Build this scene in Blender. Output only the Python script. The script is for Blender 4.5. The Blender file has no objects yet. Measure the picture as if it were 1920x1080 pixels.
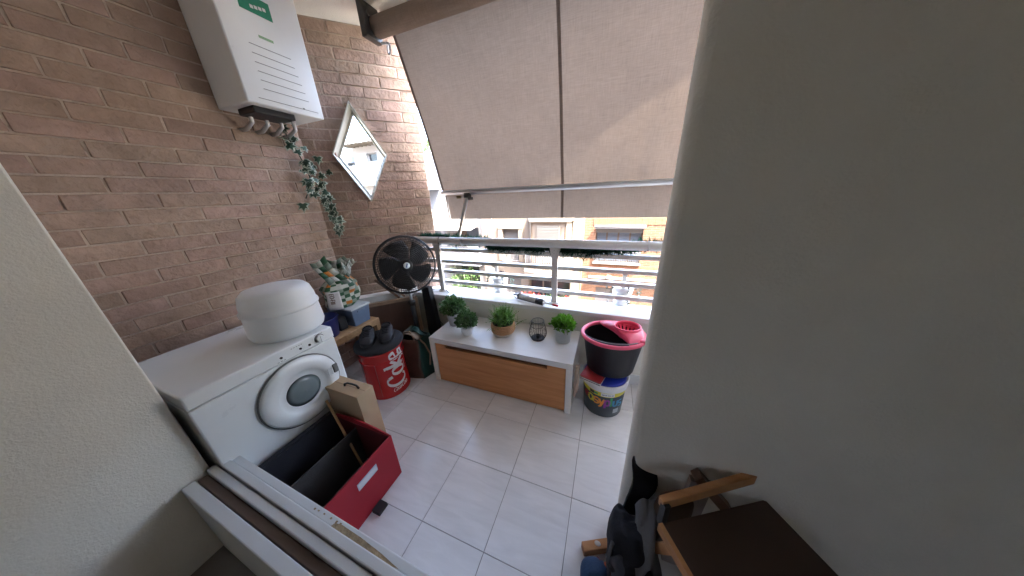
import bpy, bmesh, math, random
from mathutils import Vector, Matrix, noise
random.seed(7)
scene = bpy.context.scene
C = scene.collection
R = math.radians
PI = math.pi

# ------------------------------------------------------------------ camera, sky, sun, exposure
cam_d = bpy.data.cameras.new('camera')
cam = bpy.data.objects.new('camera', cam_d)
C.objects.link(cam)
scene.camera = cam
cam_d.sensor_width = 36.0
cam_d.lens = 36.0 * 464.5 / 1920.0
cam_d.clip_start = 0.02
cam_d.clip_end = 900
XR = Vector((0.93490792, 0.35263404, -0.03995515))
DN = Vector((0.08877359, -0.34137976, -0.93572384))
FW = Vector((-0.34360796, 0.87126867, -0.35046323))
mw = Matrix.Identity(4)
for i in range(3):
    mw[i][0] = XR[i]; mw[i][1] = -DN[i]; mw[i][2] = -FW[i]
mw[0][3], mw[1][3], mw[2][3] = 0.0, 0.0, 1.5
cam.matrix_world = mw

SUN = Vector((0.42, -0.16, 0.90)).normalized()          # direction towards the sun
elev = math.asin(SUN.z)
azim = math.atan2(SUN.x, SUN.y)
world = bpy.data.worlds.new('World')
scene.world = world
world.use_nodes = True
wn = world.node_tree
wn.nodes.clear()
sky = wn.nodes.new('ShaderNodeTexSky')
sky.sky_type = 'NISHITA'
sky.sun_disc = False
sky.sun_elevation = elev
sky.sun_rotation = azim
sky.air_density = 1.0
sky.dust_density = 4.0
bg = wn.nodes.new('ShaderNodeBackground')
bg.inputs['Strength'].default_value = 0.15
wo = wn.nodes.new('ShaderNodeOutputWorld')
wn.links.new(sky.outputs[0], bg.inputs['Color'])
wn.links.new(bg.outputs[0], wo.inputs['Surface'])

sun_d = bpy.data.lights.new('sun', 'SUN')
sun_d.energy = 2.7
sun_d.angle = R(0.53)
sun_d.color = (1.0, 0.93, 0.82)
sun = bpy.data.objects.new('sun', sun_d)
C.objects.link(sun)
sun.rotation_euler = (-SUN).to_track_quat('-Z', 'Y').to_euler()
sun.location = (6, -2, 20)

scene.view_settings.view_transform = 'Standard'
scene.view_settings.look = 'None'
scene.view_settings.gamma = 1.0
scene.view_settings.use_curve_mapping = False
scene.view_settings.exposure = 5.1
scene.cycles.max_bounces = 14
scene.cycles.diffuse_bounces = 7
scene.cycles.transparent_max_bounces = 16
scene.cycles.use_denoising = True

# ------------------------------------------------------------------ materials
MATS = {}
def mat(name, col, rough=0.6, metal=0.0, var=0.12, scale=6.0, bump=0.0, bscale=60.0, rnd=0.0, hue=0.0,
        stretch=(1, 1, 1), col2=None, spec=0.5, transl=0.0, coat=0.0):
    if name in MATS:
        return MATS[name]
    m = bpy.data.materials.new(name)
    m.use_nodes = True
    nt = m.node_tree
    L = nt.links.new
    b = nt.nodes['Principled BSDF']
    b.inputs['Roughness'].default_value = rough
    b.inputs['Metallic'].default_value = metal
    b.inputs['Specular IOR Level'].default_value = spec
    b.inputs['Coat Weight'].default_value = coat
    tc = nt.nodes.new('ShaderNodeTexCoord')
    mp = nt.nodes.new('ShaderNodeMapping')
    mp.inputs['Scale'].default_value = stretch
    L(tc.outputs['Object'], mp.inputs['Vector'])
    oi = nt.nodes.new('ShaderNodeObjectInfo')
    if rnd > 0 or hue > 0:
        sc = nt.nodes.new('ShaderNodeVectorMath'); sc.operation = 'SCALE'
        cx = nt.nodes.new('ShaderNodeCombineXYZ')
        for k in range(3):
            L(oi.outputs['Random'], cx.inputs[k])
        L(cx.outputs[0], sc.inputs[0]); sc.inputs['Scale'].default_value = 37.0
        ad = nt.nodes.new('ShaderNodeVectorMath'); ad.operation = 'ADD'
        L(mp.outputs[0], ad.inputs[0]); L(sc.outputs[0], ad.inputs[1])
        vec = ad.outputs[0]
    else:
        vec = mp.outputs[0]
    nz = nt.nodes.new('ShaderNodeTexNoise')
    nz.inputs['Scale'].default_value = scale
    nz.inputs['Detail'].default_value = 6
    nz.inputs['Roughness'].default_value = 0.6
    L(vec, nz.inputs['Vector'])
    rp = nt.nodes.new('ShaderNodeValToRGB')
    e = rp.color_ramp.elements
    e[0].position = 0.3; e[1].position = 0.7
    c2 = col2 if col2 else tuple(min(1, c * (1 + var)) for c in col)
    e[0].color = tuple(c * (1 - var) for c in col) + (1,)
    e[1].color = tuple(c2) + (1,)
    L(nz.outputs['Fac'], rp.inputs['Fac'])
    out = rp.outputs['Color']
    if rnd > 0 or hue > 0:
        hs = nt.nodes.new('ShaderNodeHueSaturation')
        mr = nt.nodes.new('ShaderNodeMapRange')
        mr.inputs['To Min'].default_value = 1 - rnd; mr.inputs['To Max'].default_value = 1 + rnd
        L(oi.outputs['Random'], mr.inputs['Value'])
        L(mr.outputs[0], hs.inputs['Value'])
        mh = nt.nodes.new('ShaderNodeMapRange')
        mul = nt.nodes.new('ShaderNodeMath'); mul.operation = 'MULTIPLY'; mul.inputs[1].default_value = 7.31
        fr = nt.nodes.new('ShaderNodeMath'); fr.operation = 'FRACT'
        L(oi.outputs['Random'], mul.inputs[0]); L(mul.outputs[0], fr.inputs[0])
        mh.inputs['To Min'].default_value = 0.5 - hue; mh.inputs['To Max'].default_value = 0.5 + hue
        L(fr.outputs[0], mh.inputs['Value']); L(mh.outputs[0], hs.inputs['Hue'])
        L(out, hs.inputs['Color'])
        out = hs.outputs['Color']
    L(out, b.inputs['Base Color'])
    rr = nt.nodes.new('ShaderNodeMapRange')
    rr.inputs['To Min'].default_value = max(0, rough - 0.08); rr.inputs['To Max'].default_value = min(1, rough + 0.08)
    L(nz.outputs['Fac'], rr.inputs['Value']); L(rr.outputs[0], b.inputs['Roughness'])
    if bump > 0:
        n2 = nt.nodes.new('ShaderNodeTexNoise')
        n2.inputs['Scale'].default_value = bscale
        n2.inputs['Detail'].default_value = 5
        L(vec, n2.inputs['Vector'])
        bp = nt.nodes.new('ShaderNodeBump')
        bp.inputs['Strength'].default_value = bump
        bp.inputs['Distance'].default_value = 0.01
        L(n2.outputs['Fac'], bp.inputs['Height'])
        L(bp.outputs[0], b.inputs['Normal'])
    if transl > 0:
        tr = nt.nodes.new('ShaderNodeBsdfTranslucent')
        L(out, tr.inputs['Color'])
        mx = nt.nodes.new('ShaderNodeMixShader'); mx.inputs[0].default_value = transl
        L(b.outputs[0], mx.inputs[1]); L(tr.outputs[0], mx.inputs[2])
        L(mx.outputs[0], nt.nodes['Material Output'].inputs['Surface'])
    MATS[name] = m
    return m

def glass_mat(name, tint, refl=0.08, alpha=0.9):
    m = bpy.data.materials.new(name); m.use_nodes = True
    nt = m.node_tree; nt.nodes.clear()
    t = nt.nodes.new('ShaderNodeBsdfTransparent'); t.inputs['Color'].default_value = tint + (1,)
    g = nt.nodes.new('ShaderNodeBsdfGlossy'); g.inputs['Roughness'].default_value = 0.02
    fz = nt.nodes.new('ShaderNodeLayerWeight'); fz.inputs['Blend'].default_value = 0.12
    mx = nt.nodes.new('ShaderNodeMixShader')
    o = nt.nodes.new('ShaderNodeOutputMaterial')
    L = nt.links.new
    L(fz.outputs['Fresnel'], mx.inputs[0]); L(t.outputs[0], mx.inputs[1]); L(g.outputs[0], mx.inputs[2]); L(mx.outputs[0], o.inputs['Surface'])
    MATS[name] = m
    return m

def fabric_mat(name, col, transl, weave=900.0, var=0.06):
    m = mat(name, col, rough=0.9, var=var, scale=3.0, spec=0.1)
    nt = m.node_tree; L = nt.links.new
    b = nt.nodes['Principled BSDF']
    tc = [n for n in nt.nodes if n.type == 'TEX_COORD'][0]
    w1 = nt.nodes.new('ShaderNodeTexNoise'); w1.inputs['Scale'].default_value = 20; w1.inputs['Detail'].default_value = 8
    mp = nt.nodes.new('ShaderNodeMapping'); mp.inputs['Scale'].default_value = (14, 1, 0.8)
    L(tc.outputs['Object'], mp.inputs['Vector']); L(mp.outputs[0], w1.inputs['Vector'])
    w2 = nt.nodes.new('ShaderNodeTexNoise'); w2.inputs['Scale'].default_value = 20; w2.inputs['Detail'].default_value = 8
    mp2 = nt.nodes.new('ShaderNodeMapping'); mp2.inputs['Scale'].default_value = (0.8, 1, 14)
    L(tc.outputs['Object'], mp2.inputs['Vector']); L(mp2.outputs[0], w2.inputs['Vector'])
    ad = nt.nodes.new('ShaderNodeMath'); ad.operation = 'ADD'
    L(w1.outputs['Fac'], ad.inputs[0]); L(w2.outputs['Fac'], ad.inputs[1])
    rp = nt.nodes.new('ShaderNodeMapRange'); rp.inputs['From Min'].default_value = 0.75; rp.inputs['From Max'].default_value = 1.25
    rp.inputs['To Min'].default_value = 0.86; rp.inputs['To Max'].default_value = 1.1
    L(ad.outputs[0], rp.inputs['Value'])
    ml = nt.nodes.new('ShaderNodeVectorMath'); ml.operation = 'SCALE'
    ramp = [n for n in nt.nodes if n.type == 'VALTORGB'][0]
    L(ramp.outputs['Color'], ml.inputs[0]); L(rp.outputs[0], ml.inputs['Scale'])
    L(ml.outputs[0], b.inputs['Base Color'])
    tr = nt.nodes.new('ShaderNodeBsdfTranslucent'); L(ml.outputs[0], tr.inputs['Color'])
    mx = nt.nodes.new('ShaderNodeMixShader'); mx.inputs[0].default_value = transl
    L(b.outputs[0], mx.inputs[1]); L(tr.outputs[0], mx.inputs[2])
    L(mx.outputs[0], nt.nodes['Material Output'].inputs['Surface'])
    return m

def wood_mat(name, c1, c2, rough=0.45, grain=(1, 14, 14), scale=2.2, spec=0.4):
    m = mat(name, c1, rough=rough, var=0.0, scale=scale, stretch=grain, col2=c2, spec=spec, bump=0.06, bscale=14)
    nt = m.node_tree
    nz = [n for n in nt.nodes if n.type == 'TEX_NOISE'][0]
    nz.inputs['Detail'].default_value = 9; nz.inputs['Distortion'].default_value = 0.6
    return m

def brick_tex_mat(name, c1, c2, mortar, bw=0.26, bh=0.062):
    m = bpy.data.materials.new(name); m.use_nodes = True
    nt = m.node_tree; L = nt.links.new
    b = nt.nodes['Principled BSDF']; b.inputs['Roughness'].default_value = 0.85
    tc = nt.nodes.new('ShaderNodeTexCoord')
    sp = nt.nodes.new('ShaderNodeSeparateXYZ'); cb = nt.nodes.new('ShaderNodeCombineXYZ')
    L(tc.outputs['Object'], sp.inputs[0]); L(sp.outputs['X'], cb.inputs['X']); L(sp.outputs['Z'], cb.inputs['Y'])
    br = nt.nodes.new('ShaderNodeTexBrick')
    br.inputs['Scale'].default_value = 1.0
    br.inputs['Brick Width'].default_value = bw; br.inputs['Row Height'].default_value = bh
    br.inputs['Mortar Size'].default_value = 0.007
    br.inputs['Color1'].default_value = c1 + (1,); br.inputs['Color2'].default_value = c2 + (1,); br.inputs['Mortar'].default_value = mortar + (1,)
    L(cb.outputs[0], br.inputs['Vector'])
    nz = nt.nodes.new('ShaderNodeTexNoise'); nz.inputs['Scale'].default_value = 3; nz.inputs['Detail'].default_value = 8
    L(tc.outputs['Object'], nz.inputs['Vector'])
    mr = nt.nodes.new('ShaderNodeMapRange'); mr.inputs['To Min'].default_value = 0.75; mr.inputs['To Max'].default_value = 1.25
    L(nz.outputs['Fac'], mr.inputs['Value'])
    sc = nt.nodes.new('ShaderNodeVectorMath'); sc.operation = 'SCALE'
    L(br.outputs['Color'], sc.inputs[0]); L(mr.outputs[0], sc.inputs['Scale']); L(sc.outputs[0], b.inputs['Base Color'])
    bp = nt.nodes.new('ShaderNodeBump'); bp.inputs['Strength'].default_value = 0.4; bp.inputs['Distance'].default_value = 0.01
    iv = nt.nodes.new('ShaderNodeMath'); iv.operation = 'SUBTRACT'; iv.inputs[0].default_value = 1
    L(br.outputs['Fac'], iv.inputs[1]); L(iv.outputs[0], bp.inputs['Height']); L(bp.outputs[0], b.inputs['Normal'])
    MATS[name] = m
    return m

def tile_mat():
    m = mat('marble_tile', (0.755, 0.76, 0.77), rough=0.2, var=0.03, scale=2.2, rnd=0.025, spec=0.45)
    nt = m.node_tree; L = nt.links.new
    b = nt.nodes['Principled BSDF']
    src = b.inputs['Base Color'].links[0].from_socket
    nzv = [n for n in nt.nodes if n.type == 'TEX_NOISE'][0].inputs['Vector'].links[0].from_socket
    mp = nt.nodes.new('ShaderNodeMapping'); mp.inputs['Rotation'].default_value = (0, 0, R(-38)); mp.inputs['Scale'].default_value = (2.0, 12, 1)
    L(nzv, mp.inputs['Vector'])
    n2 = nt.nodes.new('ShaderNodeTexNoise'); n2.inputs['Scale'].default_value = 2.0; n2.inputs['Detail'].default_value = 7; n2.inputs['Distortion'].default_value = 0.9
    L(mp.outputs[0], n2.inputs['Vector'])
    rp = nt.nodes.new('ShaderNodeMapRange'); rp.inputs['From Min'].default_value = 0.3; rp.inputs['From Max'].default_value = 0.7
    rp.inputs['To Min'].default_value = 0.915; rp.inputs['To Max'].default_value = 1.045
    L(n2.outputs['Fac'], rp.inputs['Value'])
    sc = nt.nodes.new('ShaderNodeVectorMath'); sc.operation = 'SCALE'
    L(src, sc.inputs[0]); L(rp.outputs[0], sc.inputs['Scale']); L(sc.outputs[0], b.inputs['Base Color'])
    return m

M_tile = tile_mat()
M_grout = mat('grout', (0.26, 0.25, 0.24), 0.9)
M_brick = mat('clay_brick', (0.37, 0.262, 0.21), 0.85, var=0.2, scale=9, bump=0.8, bscale=38, rnd=0.11, hue=0.010, spec=0.25)
M_mortar = mat('mortar', (0.50, 0.40, 0.33), 0.95, var=0.2, scale=9, bump=0.5, bscale=80)
M_plaster = mat('white_plaster', (0.76, 0.735, 0.67), 0.8, var=0.08, scale=1.8, bump=0.25, bscale=140, spec=0.25)
M_ceil = mat('ceiling_paint', (0.72, 0.71, 0.67), 0.9, var=0.04, scale=2, bump=0.25, bscale=170)
M_sill = mat('sill_paint', (0.74, 0.74, 0.73), 0.5, var=0.04, scale=3)
M_rail = mat('grey_white_lacquer', (0.66, 0.635, 0.60), 0.38, var=0.03)
M_awn = fabric_mat('awning_canvas', (0.36, 0.272, 0.208), 0.08)
M_awnd = fabric_mat('awning_hem', (0.15, 0.105, 0.08), 0.03)
M_alu = mat('aluminium', (0.55, 0.55, 0.55), 0.4, 0.7, var=0.05)
M_frame = mat('white_metal_frame', (0.52, 0.50, 0.44), 0.45, var=0.04)
M_dkmetal = mat('dark_bracket', (0.05, 0.045, 0.04), 0.5)
M_cream = mat('cream_strip', (0.62, 0.6, 0.5), 0.8, bump=0.3, bscale=120)
M_white = mat('white_enamel', (0.74, 0.77, 0.78), 0.3, var=0.02)
M_whitep = mat('white_plastic', (0.74, 0.77, 0.79), 0.35, var=0.02)
M_grey = mat('grey_print', (0.15, 0.16, 0.16), 0.5)
M_green = mat('green_print', (0.02, 0.22, 0.13), 0.5)
M_black = mat('black_plastic', (0.014, 0.014, 0.016), 0.4)
M_blackm = mat('black_matt', (0.012, 0.012, 0.014), 0.75, bump=0.2, bscale=200)
M_navy = mat('navy_fabric', (0.016, 0.017, 0.025), 0.9, bump=0.2, bscale=200)
M_shoe = mat('shoe_leather', (0.018, 0.019, 0.024), 0.6, bump=0.3, bscale=90)
M_red = mat('red_fabric', (0.34, 0.010, 0.022), 0.75, var=0.1, bump=0.12, bscale=400)
M_dkred = mat('dark_red_lining', (0.13, 0.012, 0.016), 0.85)
M_lin = mat('charcoal_lining', (0.055, 0.052, 0.052), 0.9, var=0.2, bump=0.2, bscale=90)
M_cokered = mat('red_tin', (0.50, 0.010, 0.012), 0.25, var=0.06, coat=0.3)
M_cokewh = mat('tin_white_print', (0.78, 0.74, 0.73), 0.35)
M_wood = wood_mat('light_wood', (0.33, 0.185, 0.085), (0.48, 0.30, 0.15))
M_bench = wood_mat('oak_front', (0.46, 0.18, 0.062), (0.62, 0.29, 0.12), rough=0.4, grain=(1.6, 12, 22), scale=1.7)
M_benchd = wood_mat('oak_slot', (0.10, 0.04, 0.015), (0.14, 0.06, 0.02))
M_benchw = mat('white_laminate', (0.68, 0.66, 0.63), 0.35, var=0.03, scale=5, stretch=(1, 8, 1))
M_orange_wood = wood_mat('beech_wood', (0.42, 0.19, 0.075), (0.55, 0.28, 0.12))
M_brown = mat('brown_board', (0.060, 0.033, 0.022), 0.6, var=0.15, scale=3)
M_card = mat('cardboard', (0.44, 0.31, 0.19), 0.85, var=0.08, scale=4, bump=0.08, bscale=60)
M_blue = mat('navy_blue_plastic', (0.010, 0.020, 0.13), 0.35)
M_bluegrey = mat('blue_grey_plastic', (0.15, 0.20, 0.29), 0.35, transl=0.15)
M_lid = mat('pale_lid', (0.50, 0.53, 0.55), 0.4)
M_pot = mat('frosted_pot', (0.66, 0.67, 0.67), 0.4, var=0.04, transl=0.25)
M_potw = mat('white_pot', (0.80, 0.80, 0.79), 0.4, var=0.03)
M_basket = mat('woven_basket', (0.50, 0.27, 0.13), 0.8, var=0.25, scale=60, bump=0.8, bscale=120, stretch=(1, 1, 6))
M_basketw = mat('woven_basket_pale', (0.66, 0.56, 0.46), 0.8, var=0.15, scale=60, bump=0.8, bscale=120, stretch=(1, 1, 6))
M_leaf1 = mat('boxwood_leaf', (0.070, 0.15, 0.045), 0.55, var=0.5, scale=40, transl=0.2)
M_leaf2 = mat('fern_leaf', (0.10, 0.22, 0.028), 0.55, var=0.5, scale=30, transl=0.25)
M_leaf3 = mat('bright_leaf', (0.12, 0.29, 0.022), 0.5, var=0.4, scale=40, transl=0.25)
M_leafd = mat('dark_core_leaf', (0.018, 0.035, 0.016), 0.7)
M_ivy = mat('ivy_green', (0.022, 0.060, 0.036), 0.5, var=0.35, scale=50)
M_ivyw = mat('ivy_edge', (0.42, 0.48, 0.40), 0.55, var=0.1)
M_garl = mat('tinsel_green', (0.022, 0.075, 0.048), 0.8, var=0.4, scale=60, spec=0.15, transl=0.3)
M_soil = mat('soil', (0.03, 0.022, 0.016), 0.95)
M_pink = mat('pink_plastic', (0.80, 0.09, 0.17), 0.32, var=0.03)
M_bucket = mat('black_bucket', (0.008, 0.008, 0.011), 0.45, spec=0.3)
M_pail = mat('pail_grey', (0.040, 0.056, 0.068), 0.4, var=0.1)
M_yellow = mat('yellow_print', (0.62, 0.52, 0.02), 0.45)
M_paper = mat('paper_white', (0.68, 0.68, 0.68), 0.7)
M_org = mat('orange_print', (0.75, 0.27, 0.03), 0.5)
M_pur = mat('purple_print', (0.24, 0.03, 0.26), 0.5)
M_grn = mat('green_letter', (0.03, 0.30, 0.10), 0.5)
M_cyan = mat('blue_letter', (0.03, 0.22, 0.40), 0.5)
M_lidblue = mat('blue_lid', (0.015, 0.035, 0.36), 0.35)
M_redbook = mat('red_cover', (0.42, 0.03, 0.035), 0.5)
M_cloth = mat('beige_rag', (0.46, 0.34, 0.27), 0.95, bump=0.4, bscale=150)
M_bagw = mat('bag_white_check', (0.50, 0.53, 0.46), 0.45, var=0.08)
M_bagg = mat('bag_sage_check', (0.22, 0.29, 0.23), 0.45)
M_bagdg = mat('bag_green_check', (0.015, 0.085, 0.035), 0.45)
M_bago = mat('bag_orange_check', (0.62, 0.21, 0.03), 0.45)
M_shopg = mat('shopping_bag_green', (0.008, 0.055, 0.045), 0.5, var=0.3, scale=5)
M_shopd = mat('shopping_bag_dark', (0.010, 0.026, 0.020), 0.5, var=0.3, scale=6)
M_shopb = mat('shopping_bag_brown', (0.10, 0.055, 0.042), 0.6, var=0.3, scale=8)
M_kraft = mat('kraft_paper', (0.28, 0.20, 0.14), 0.85, var=0.1)
M_dkwood = wood_mat('dark_wood', (0.055, 0.032, 0.022), (0.10, 0.06, 0.04))
M_pan = wood_mat('brown_panel', (0.085, 0.045, 0.032), (0.12, 0.07, 0.05), grain=(6, 6, 1))
M_pane_ed = wood_mat('pale_edge_wood', (0.24, 0.155, 0.10), (0.32, 0.22, 0.15))
M_glass = glass_mat('clear_glass', (0.93, 0.96, 0.95))
M_dkglass = mat('window_glass', (0.03, 0.036, 0.042), 0.15, spec=0.35)
M_curtglass = mat('curtained_glass', (0.085, 0.11, 0.14), 0.3, spec=0.3)
M_doorglass = mat('dryer_glass', (0.16, 0.20, 0.21), 0.12, spec=0.8)
M_fw = mat('facade_white', (0.19, 0.186, 0.178), 0.85, var=0.04, scale=1.2, bump=0.15, bscale=30)
M_fw2 = mat('facade_white_shaded', (0.14, 0.155, 0.175), 0.85, var=0.04, scale=1.0)  # white facade with its bluish shade put into the colour
M_fb = mat('facade_beige', (0.145, 0.12, 0.092), 0.85, var=0.05, scale=1.2, bump=0.2, bscale=25)
M_fp = mat('facade_pink', (0.15, 0.115, 0.097), 0.85, var=0.05, scale=1.2)
M_fcream = mat('facade_cream_trim', (0.165, 0.138, 0.105), 0.8, var=0.04)
M_shut = mat('shutter_slat', (0.07, 0.067, 0.06), 0.6, var=0.05)
M_alw = mat('brown_window_frame', (0.075, 0.055, 0.035), 0.5)
M_iron = mat('grey_iron', (0.16, 0.16, 0.17), 0.5)
M_fbrick = brick_tex_mat('facade_brick', (0.145, 0.068, 0.033), (0.105, 0.046, 0.021), (0.185, 0.125, 0.08))
M_asphalt = mat('asphalt', (0.05, 0.05, 0.052), 0.9, var=0.2, scale=30, bump=0.3, bscale=200)
M_pave = mat('pavement_stone', (0.30, 0.28, 0.26), 0.85, var=0.1, scale=6)
M_land = mat('land', (0.16, 0.15, 0.11), 0.95, var=0.3, scale=0.1)
M_flower = mat('red_flower', (0.70, 0.05, 0.05), 0.6, var=0.3, scale=30)
M_pinkfl = mat('pink_flower', (0.75, 0.30, 0.28), 0.6, var=0.2, scale=30)
M_plantout = mat('garden_leaf', (0.055, 0.11, 0.025), 0.6, var=0.5, scale=20, transl=0.2)
M_denim = mat('dark_denim', (0.007, 0.007, 0.011), 0.95, bump=0.4, bscale=130)
M_greycloth = mat('grey_cloth', (0.10, 0.10, 0.105), 0.95, bump=0.4, bscale=130)
M_bluebag = mat('blue_pouch', (0.012, 0.045, 0.11), 0.7, bump=0.3, bscale=160)
M_orangebag = mat('orange_pouch', (0.42, 0.075, 0.02), 0.7, bump=0.3, bscale=160)
M_sillw = mat('door_sill_paint', (0.60, 0.63, 0.645), 0.5, var=0.05, scale=5)
M_worn = mat('worn_chipboard', (0.30, 0.23, 0.14), 0.95, var=0.35, scale=25, bump=0.5, bscale=90)
M_brownstrip = wood_mat('brown_floor_wood', (0.10, 0.068, 0.055), (0.15, 0.11, 0.09))
M_gold = mat('brass_label', (0.16, 0.10, 0.02), 0.5)

# ------------------------------------------------------------------ mesh builder
class MB:
    def __init__(self):
        self.bm = bmesh.new()
        self.mi = 0
    def _f(self, vs, smooth=False):
        try:
            f = self.bm.faces.new(vs)
        except ValueError:
            return None
        f.material_index = self.mi
        f.smooth = smooth
        return f
    def v(self, p):
        return self.bm.verts.new(p)
    def box(self, x0, x1, y0, y1, z0, z1, mtx=None, bev=0.0):
        pts = [(x0, y0, z0), (x1, y0, z0), (x1, y1, z0), (x0, y1, z0), (x0, y0, z1), (x1, y0, z1), (x1, y1, z1), (x0, y1, z1)]
        vs = [self.v(mtx @ Vector(p) if mtx else p) for p in pts]
        fs = [self._f([vs[i] for i in q]) for q in ((0, 3, 2, 1), (4, 5, 6, 7), (0, 1, 5, 4), (1, 2, 6, 5), (2, 3, 7, 6), (3, 0, 4, 7))]
        if bev > 0:
            es = list({e for f in fs if f for e in f.edges})
            r = bmesh.ops.bevel(self.bm, geom=es, offset=bev, segments=2, affect='EDGES', profile=0.5, clamp_overlap=True, material=-1)
            for f in r['faces']:
                f.smooth = True; f.material_index = self.mi
        return self
    def hexa(self, p8, bev=0.0):
        vs = [self.v(p) for p in p8]
        fs = [self._f([vs[i] for i in q]) for q in ((0, 3, 2, 1), (4, 5, 6, 7), (0, 1, 5, 4), (1, 2, 6, 5), (2, 3, 7, 6), (3, 0, 4, 7))]
        if bev > 0:
            es = list({e for f in fs if f for e in f.edges})
            bmesh.ops.bevel(self.bm, geom=es, offset=bev, segments=2, affect='EDGES', profile=0.5, material=-1)
        return self
    def bar(self, a, b, w, h, up=(0, 0, 1), bev=0.0):
        a = Vector(a); b = Vector(b); d = (b - a).normalized()
        s = d.cross(Vector(up)).normalized(); u = s.cross(d)
        p = []
        for q in (a, b):
            p.append([q - s * w / 2 - u * h / 2, q + s * w / 2 - u * h / 2, q + s * w / 2 + u * h / 2, q - s * w / 2 + u * h / 2])
        self.hexa([p[0][0], p[0][1], p[0][2], p[0][3], p[1][0], p[1][1], p[1][2], p[1][3]], bev)
        return self
    def lathe(self, prof, cx=0, cy=0, seg=32, cap0=True, cap1=True, mtx=None, smooth=True, sx=1.0, sy=1.0, a0=0.0):
        rings = []
        for r, z in prof:
            ring = []
            for k in range(seg):
                a = a0 + 2 * PI * k / seg
                p = Vector((cx + r * math.cos(a) * sx, cy + r * math.sin(a) * sy, z))
                ring.append(self.v(mtx @ p if mtx else p))
            rings.append(ring)
        for i in range(len(rings) - 1):
            for k in range(seg):
                self._f([rings[i][k], rings[i][(k + 1) % seg], rings[i + 1][(k + 1) % seg], rings[i + 1][k]], smooth)
        if cap0: self._f(list(reversed(rings[0])))
        if cap1: self._f(rings[-1])
        return self
    def tube(self, pts, r, seg=8, closed=False, cap=True, r1=None):
        pts = [Vector(p) for p in pts]
        n = len(pts)
        rings = []
        prev = None
        for i, p in enumerate(pts):
            if closed:
                d = (pts[(i + 1) % n] - pts[i - 1]).normalized()
            else:
                d = (pts[min(i + 1, n - 1)] - pts[max(i - 1, 0)]).normalized()
            if prev is None:
                s = d.cross(Vector((0, 0, 1)))
                if s.length < 1e-4: s = d.cross(Vector((1, 0, 0)))
                s.normalize()
            else:
                s = (prev - d * prev.dot(d)).normalized()
            prev = s
            u = s.cross(d)
            rr = r if r1 is None else r + (r1 - r) * i / (n - 1)
            rings.append([self.v(p + (s * math.cos(2 * PI * k / seg) + u * math.sin(2 * PI * k / seg)) * rr) for k in range(seg)])
        m = n if closed else n - 1
        for i in range(m):
            A = rings[i]; B = rings[(i + 1) % n]
            for k in range(seg):
                self._f([A[k], A[(k + 1) % seg], B[(k + 1) % seg], B[k]], True)
        if cap and not closed:
            self._f(list(reversed(rings[0]))); self._f(rings[-1])
        return self
    def ring(self, c, n, r, tr, seg=40, ts=5):
        c = Vector(c); n = Vector(n).normalized()
        s = n.cross(Vector((0, 0, 1)))
        if s.length < 1e-3: s = Vector((1, 0, 0))
        s.normalize(); u = s.cross(n)
        return self.tube([c + (s * math.cos(2 * PI * k / seg) + u * math.sin(2 * PI * k / seg)) * r for k in range(seg)], tr, ts, closed=True)
    def prism(self, poly, z0, z1, mtx=None):
        lo = [self.v(mtx @ Vector((p[0], p[1], z0)) if mtx else (p[0], p[1], z0)) for p in poly]
        hi = [self.v(mtx @ Vector((p[0], p[1], z1)) if mtx else (p[0], p[1], z1)) for p in poly]
        self._f(list(reversed(lo))); self._f(hi)
        n = len(poly)
        for i in range(n):
            self._f([lo[i], lo[(i + 1) % n], hi[(i + 1) % n], hi[i]])
        return self
    def poly(self, pts, smooth=False):
        self._f([self.v(p) for p in pts], smooth)
        return self
    def grid(self, fn, nu, nv, smooth=True, wrap_u=False):
        g = [[self.v(fn(i / (nu if wrap_u else nu), j / nv)) for j in range(nv + 1)] for i in range(nu + (0 if wrap_u else 1))]
        for i in range(nu):
            for j in range(nv):
                A = g[i]; B = g[(i + 1) % len(g)]
                self._f([A[j], B[j], B[j + 1], A[j + 1]], smooth)
        return self
    def blob(self, c, rad, e1=1.0, e2=1.0, nu=28, nv=18, amp=0.0, freq=4.0, seed=0.0, mtx=None):
        c = Vector(c)
        def sp(x, e): return math.copysign(abs(x) ** e, x)
        def fn(u, w):
            a = 2 * PI * u; t = -PI / 2 + PI * w
            p = Vector((rad[0] * sp(math.cos(t), e1) * sp(math.cos(a), e2), rad[1] * sp(math.cos(t), e1) * sp(math.sin(a), e2), rad[2] * sp(math.sin(t), e1)))
            if amp:
                d = noise.noise(p * freq + Vector((seed, seed * 2, 0))) + 0.5 * noise.noise(p * freq * 2.3 + Vector((seed, 0, seed)))
                p = p * (1 + amp * d)
            if mtx: p = mtx @ p
            return c + p
        self.grid(fn, nu, nv, True, wrap_u=True)
        return self
    def build(self, name, m, parent=None, off=None, solid=0.0, kind=None, nrm=True, subd=0):
        if off is not None:
            bmesh.ops.translate(self.bm, verts=self.bm.verts[:], vec=-Vector(off))
        if nrm:
            bmesh.ops.remove_doubles(self.bm, verts=self.bm.verts[:], dist=1e-6)
            bmesh.ops.recalc_face_normals(self.bm, faces=self.bm.faces[:])
        me = bpy.data.meshes.new(name)
        self.bm.to_mesh(me); self.bm.free()
        for q in (m if isinstance(m, (list, tuple)) else [m]):
            me.materials.append(q)
        o = bpy.data.objects.new(name, me)
        C.objects.link(o)
        if parent is not None:
            o.parent = parent
            if parent.type != 'EMPTY' and off is None and parent.get('_off') is not None:
                pass
        if solid:
            md = o.modifiers.new('solid', 'SOLIDIFY'); md.thickness = solid; md.offset = 0
        if subd:
            md = o.modifiers.new('sub', 'SUBSURF'); md.levels = subd; md.render_levels = subd
        if kind: o['kind'] = kind
        return o

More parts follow.
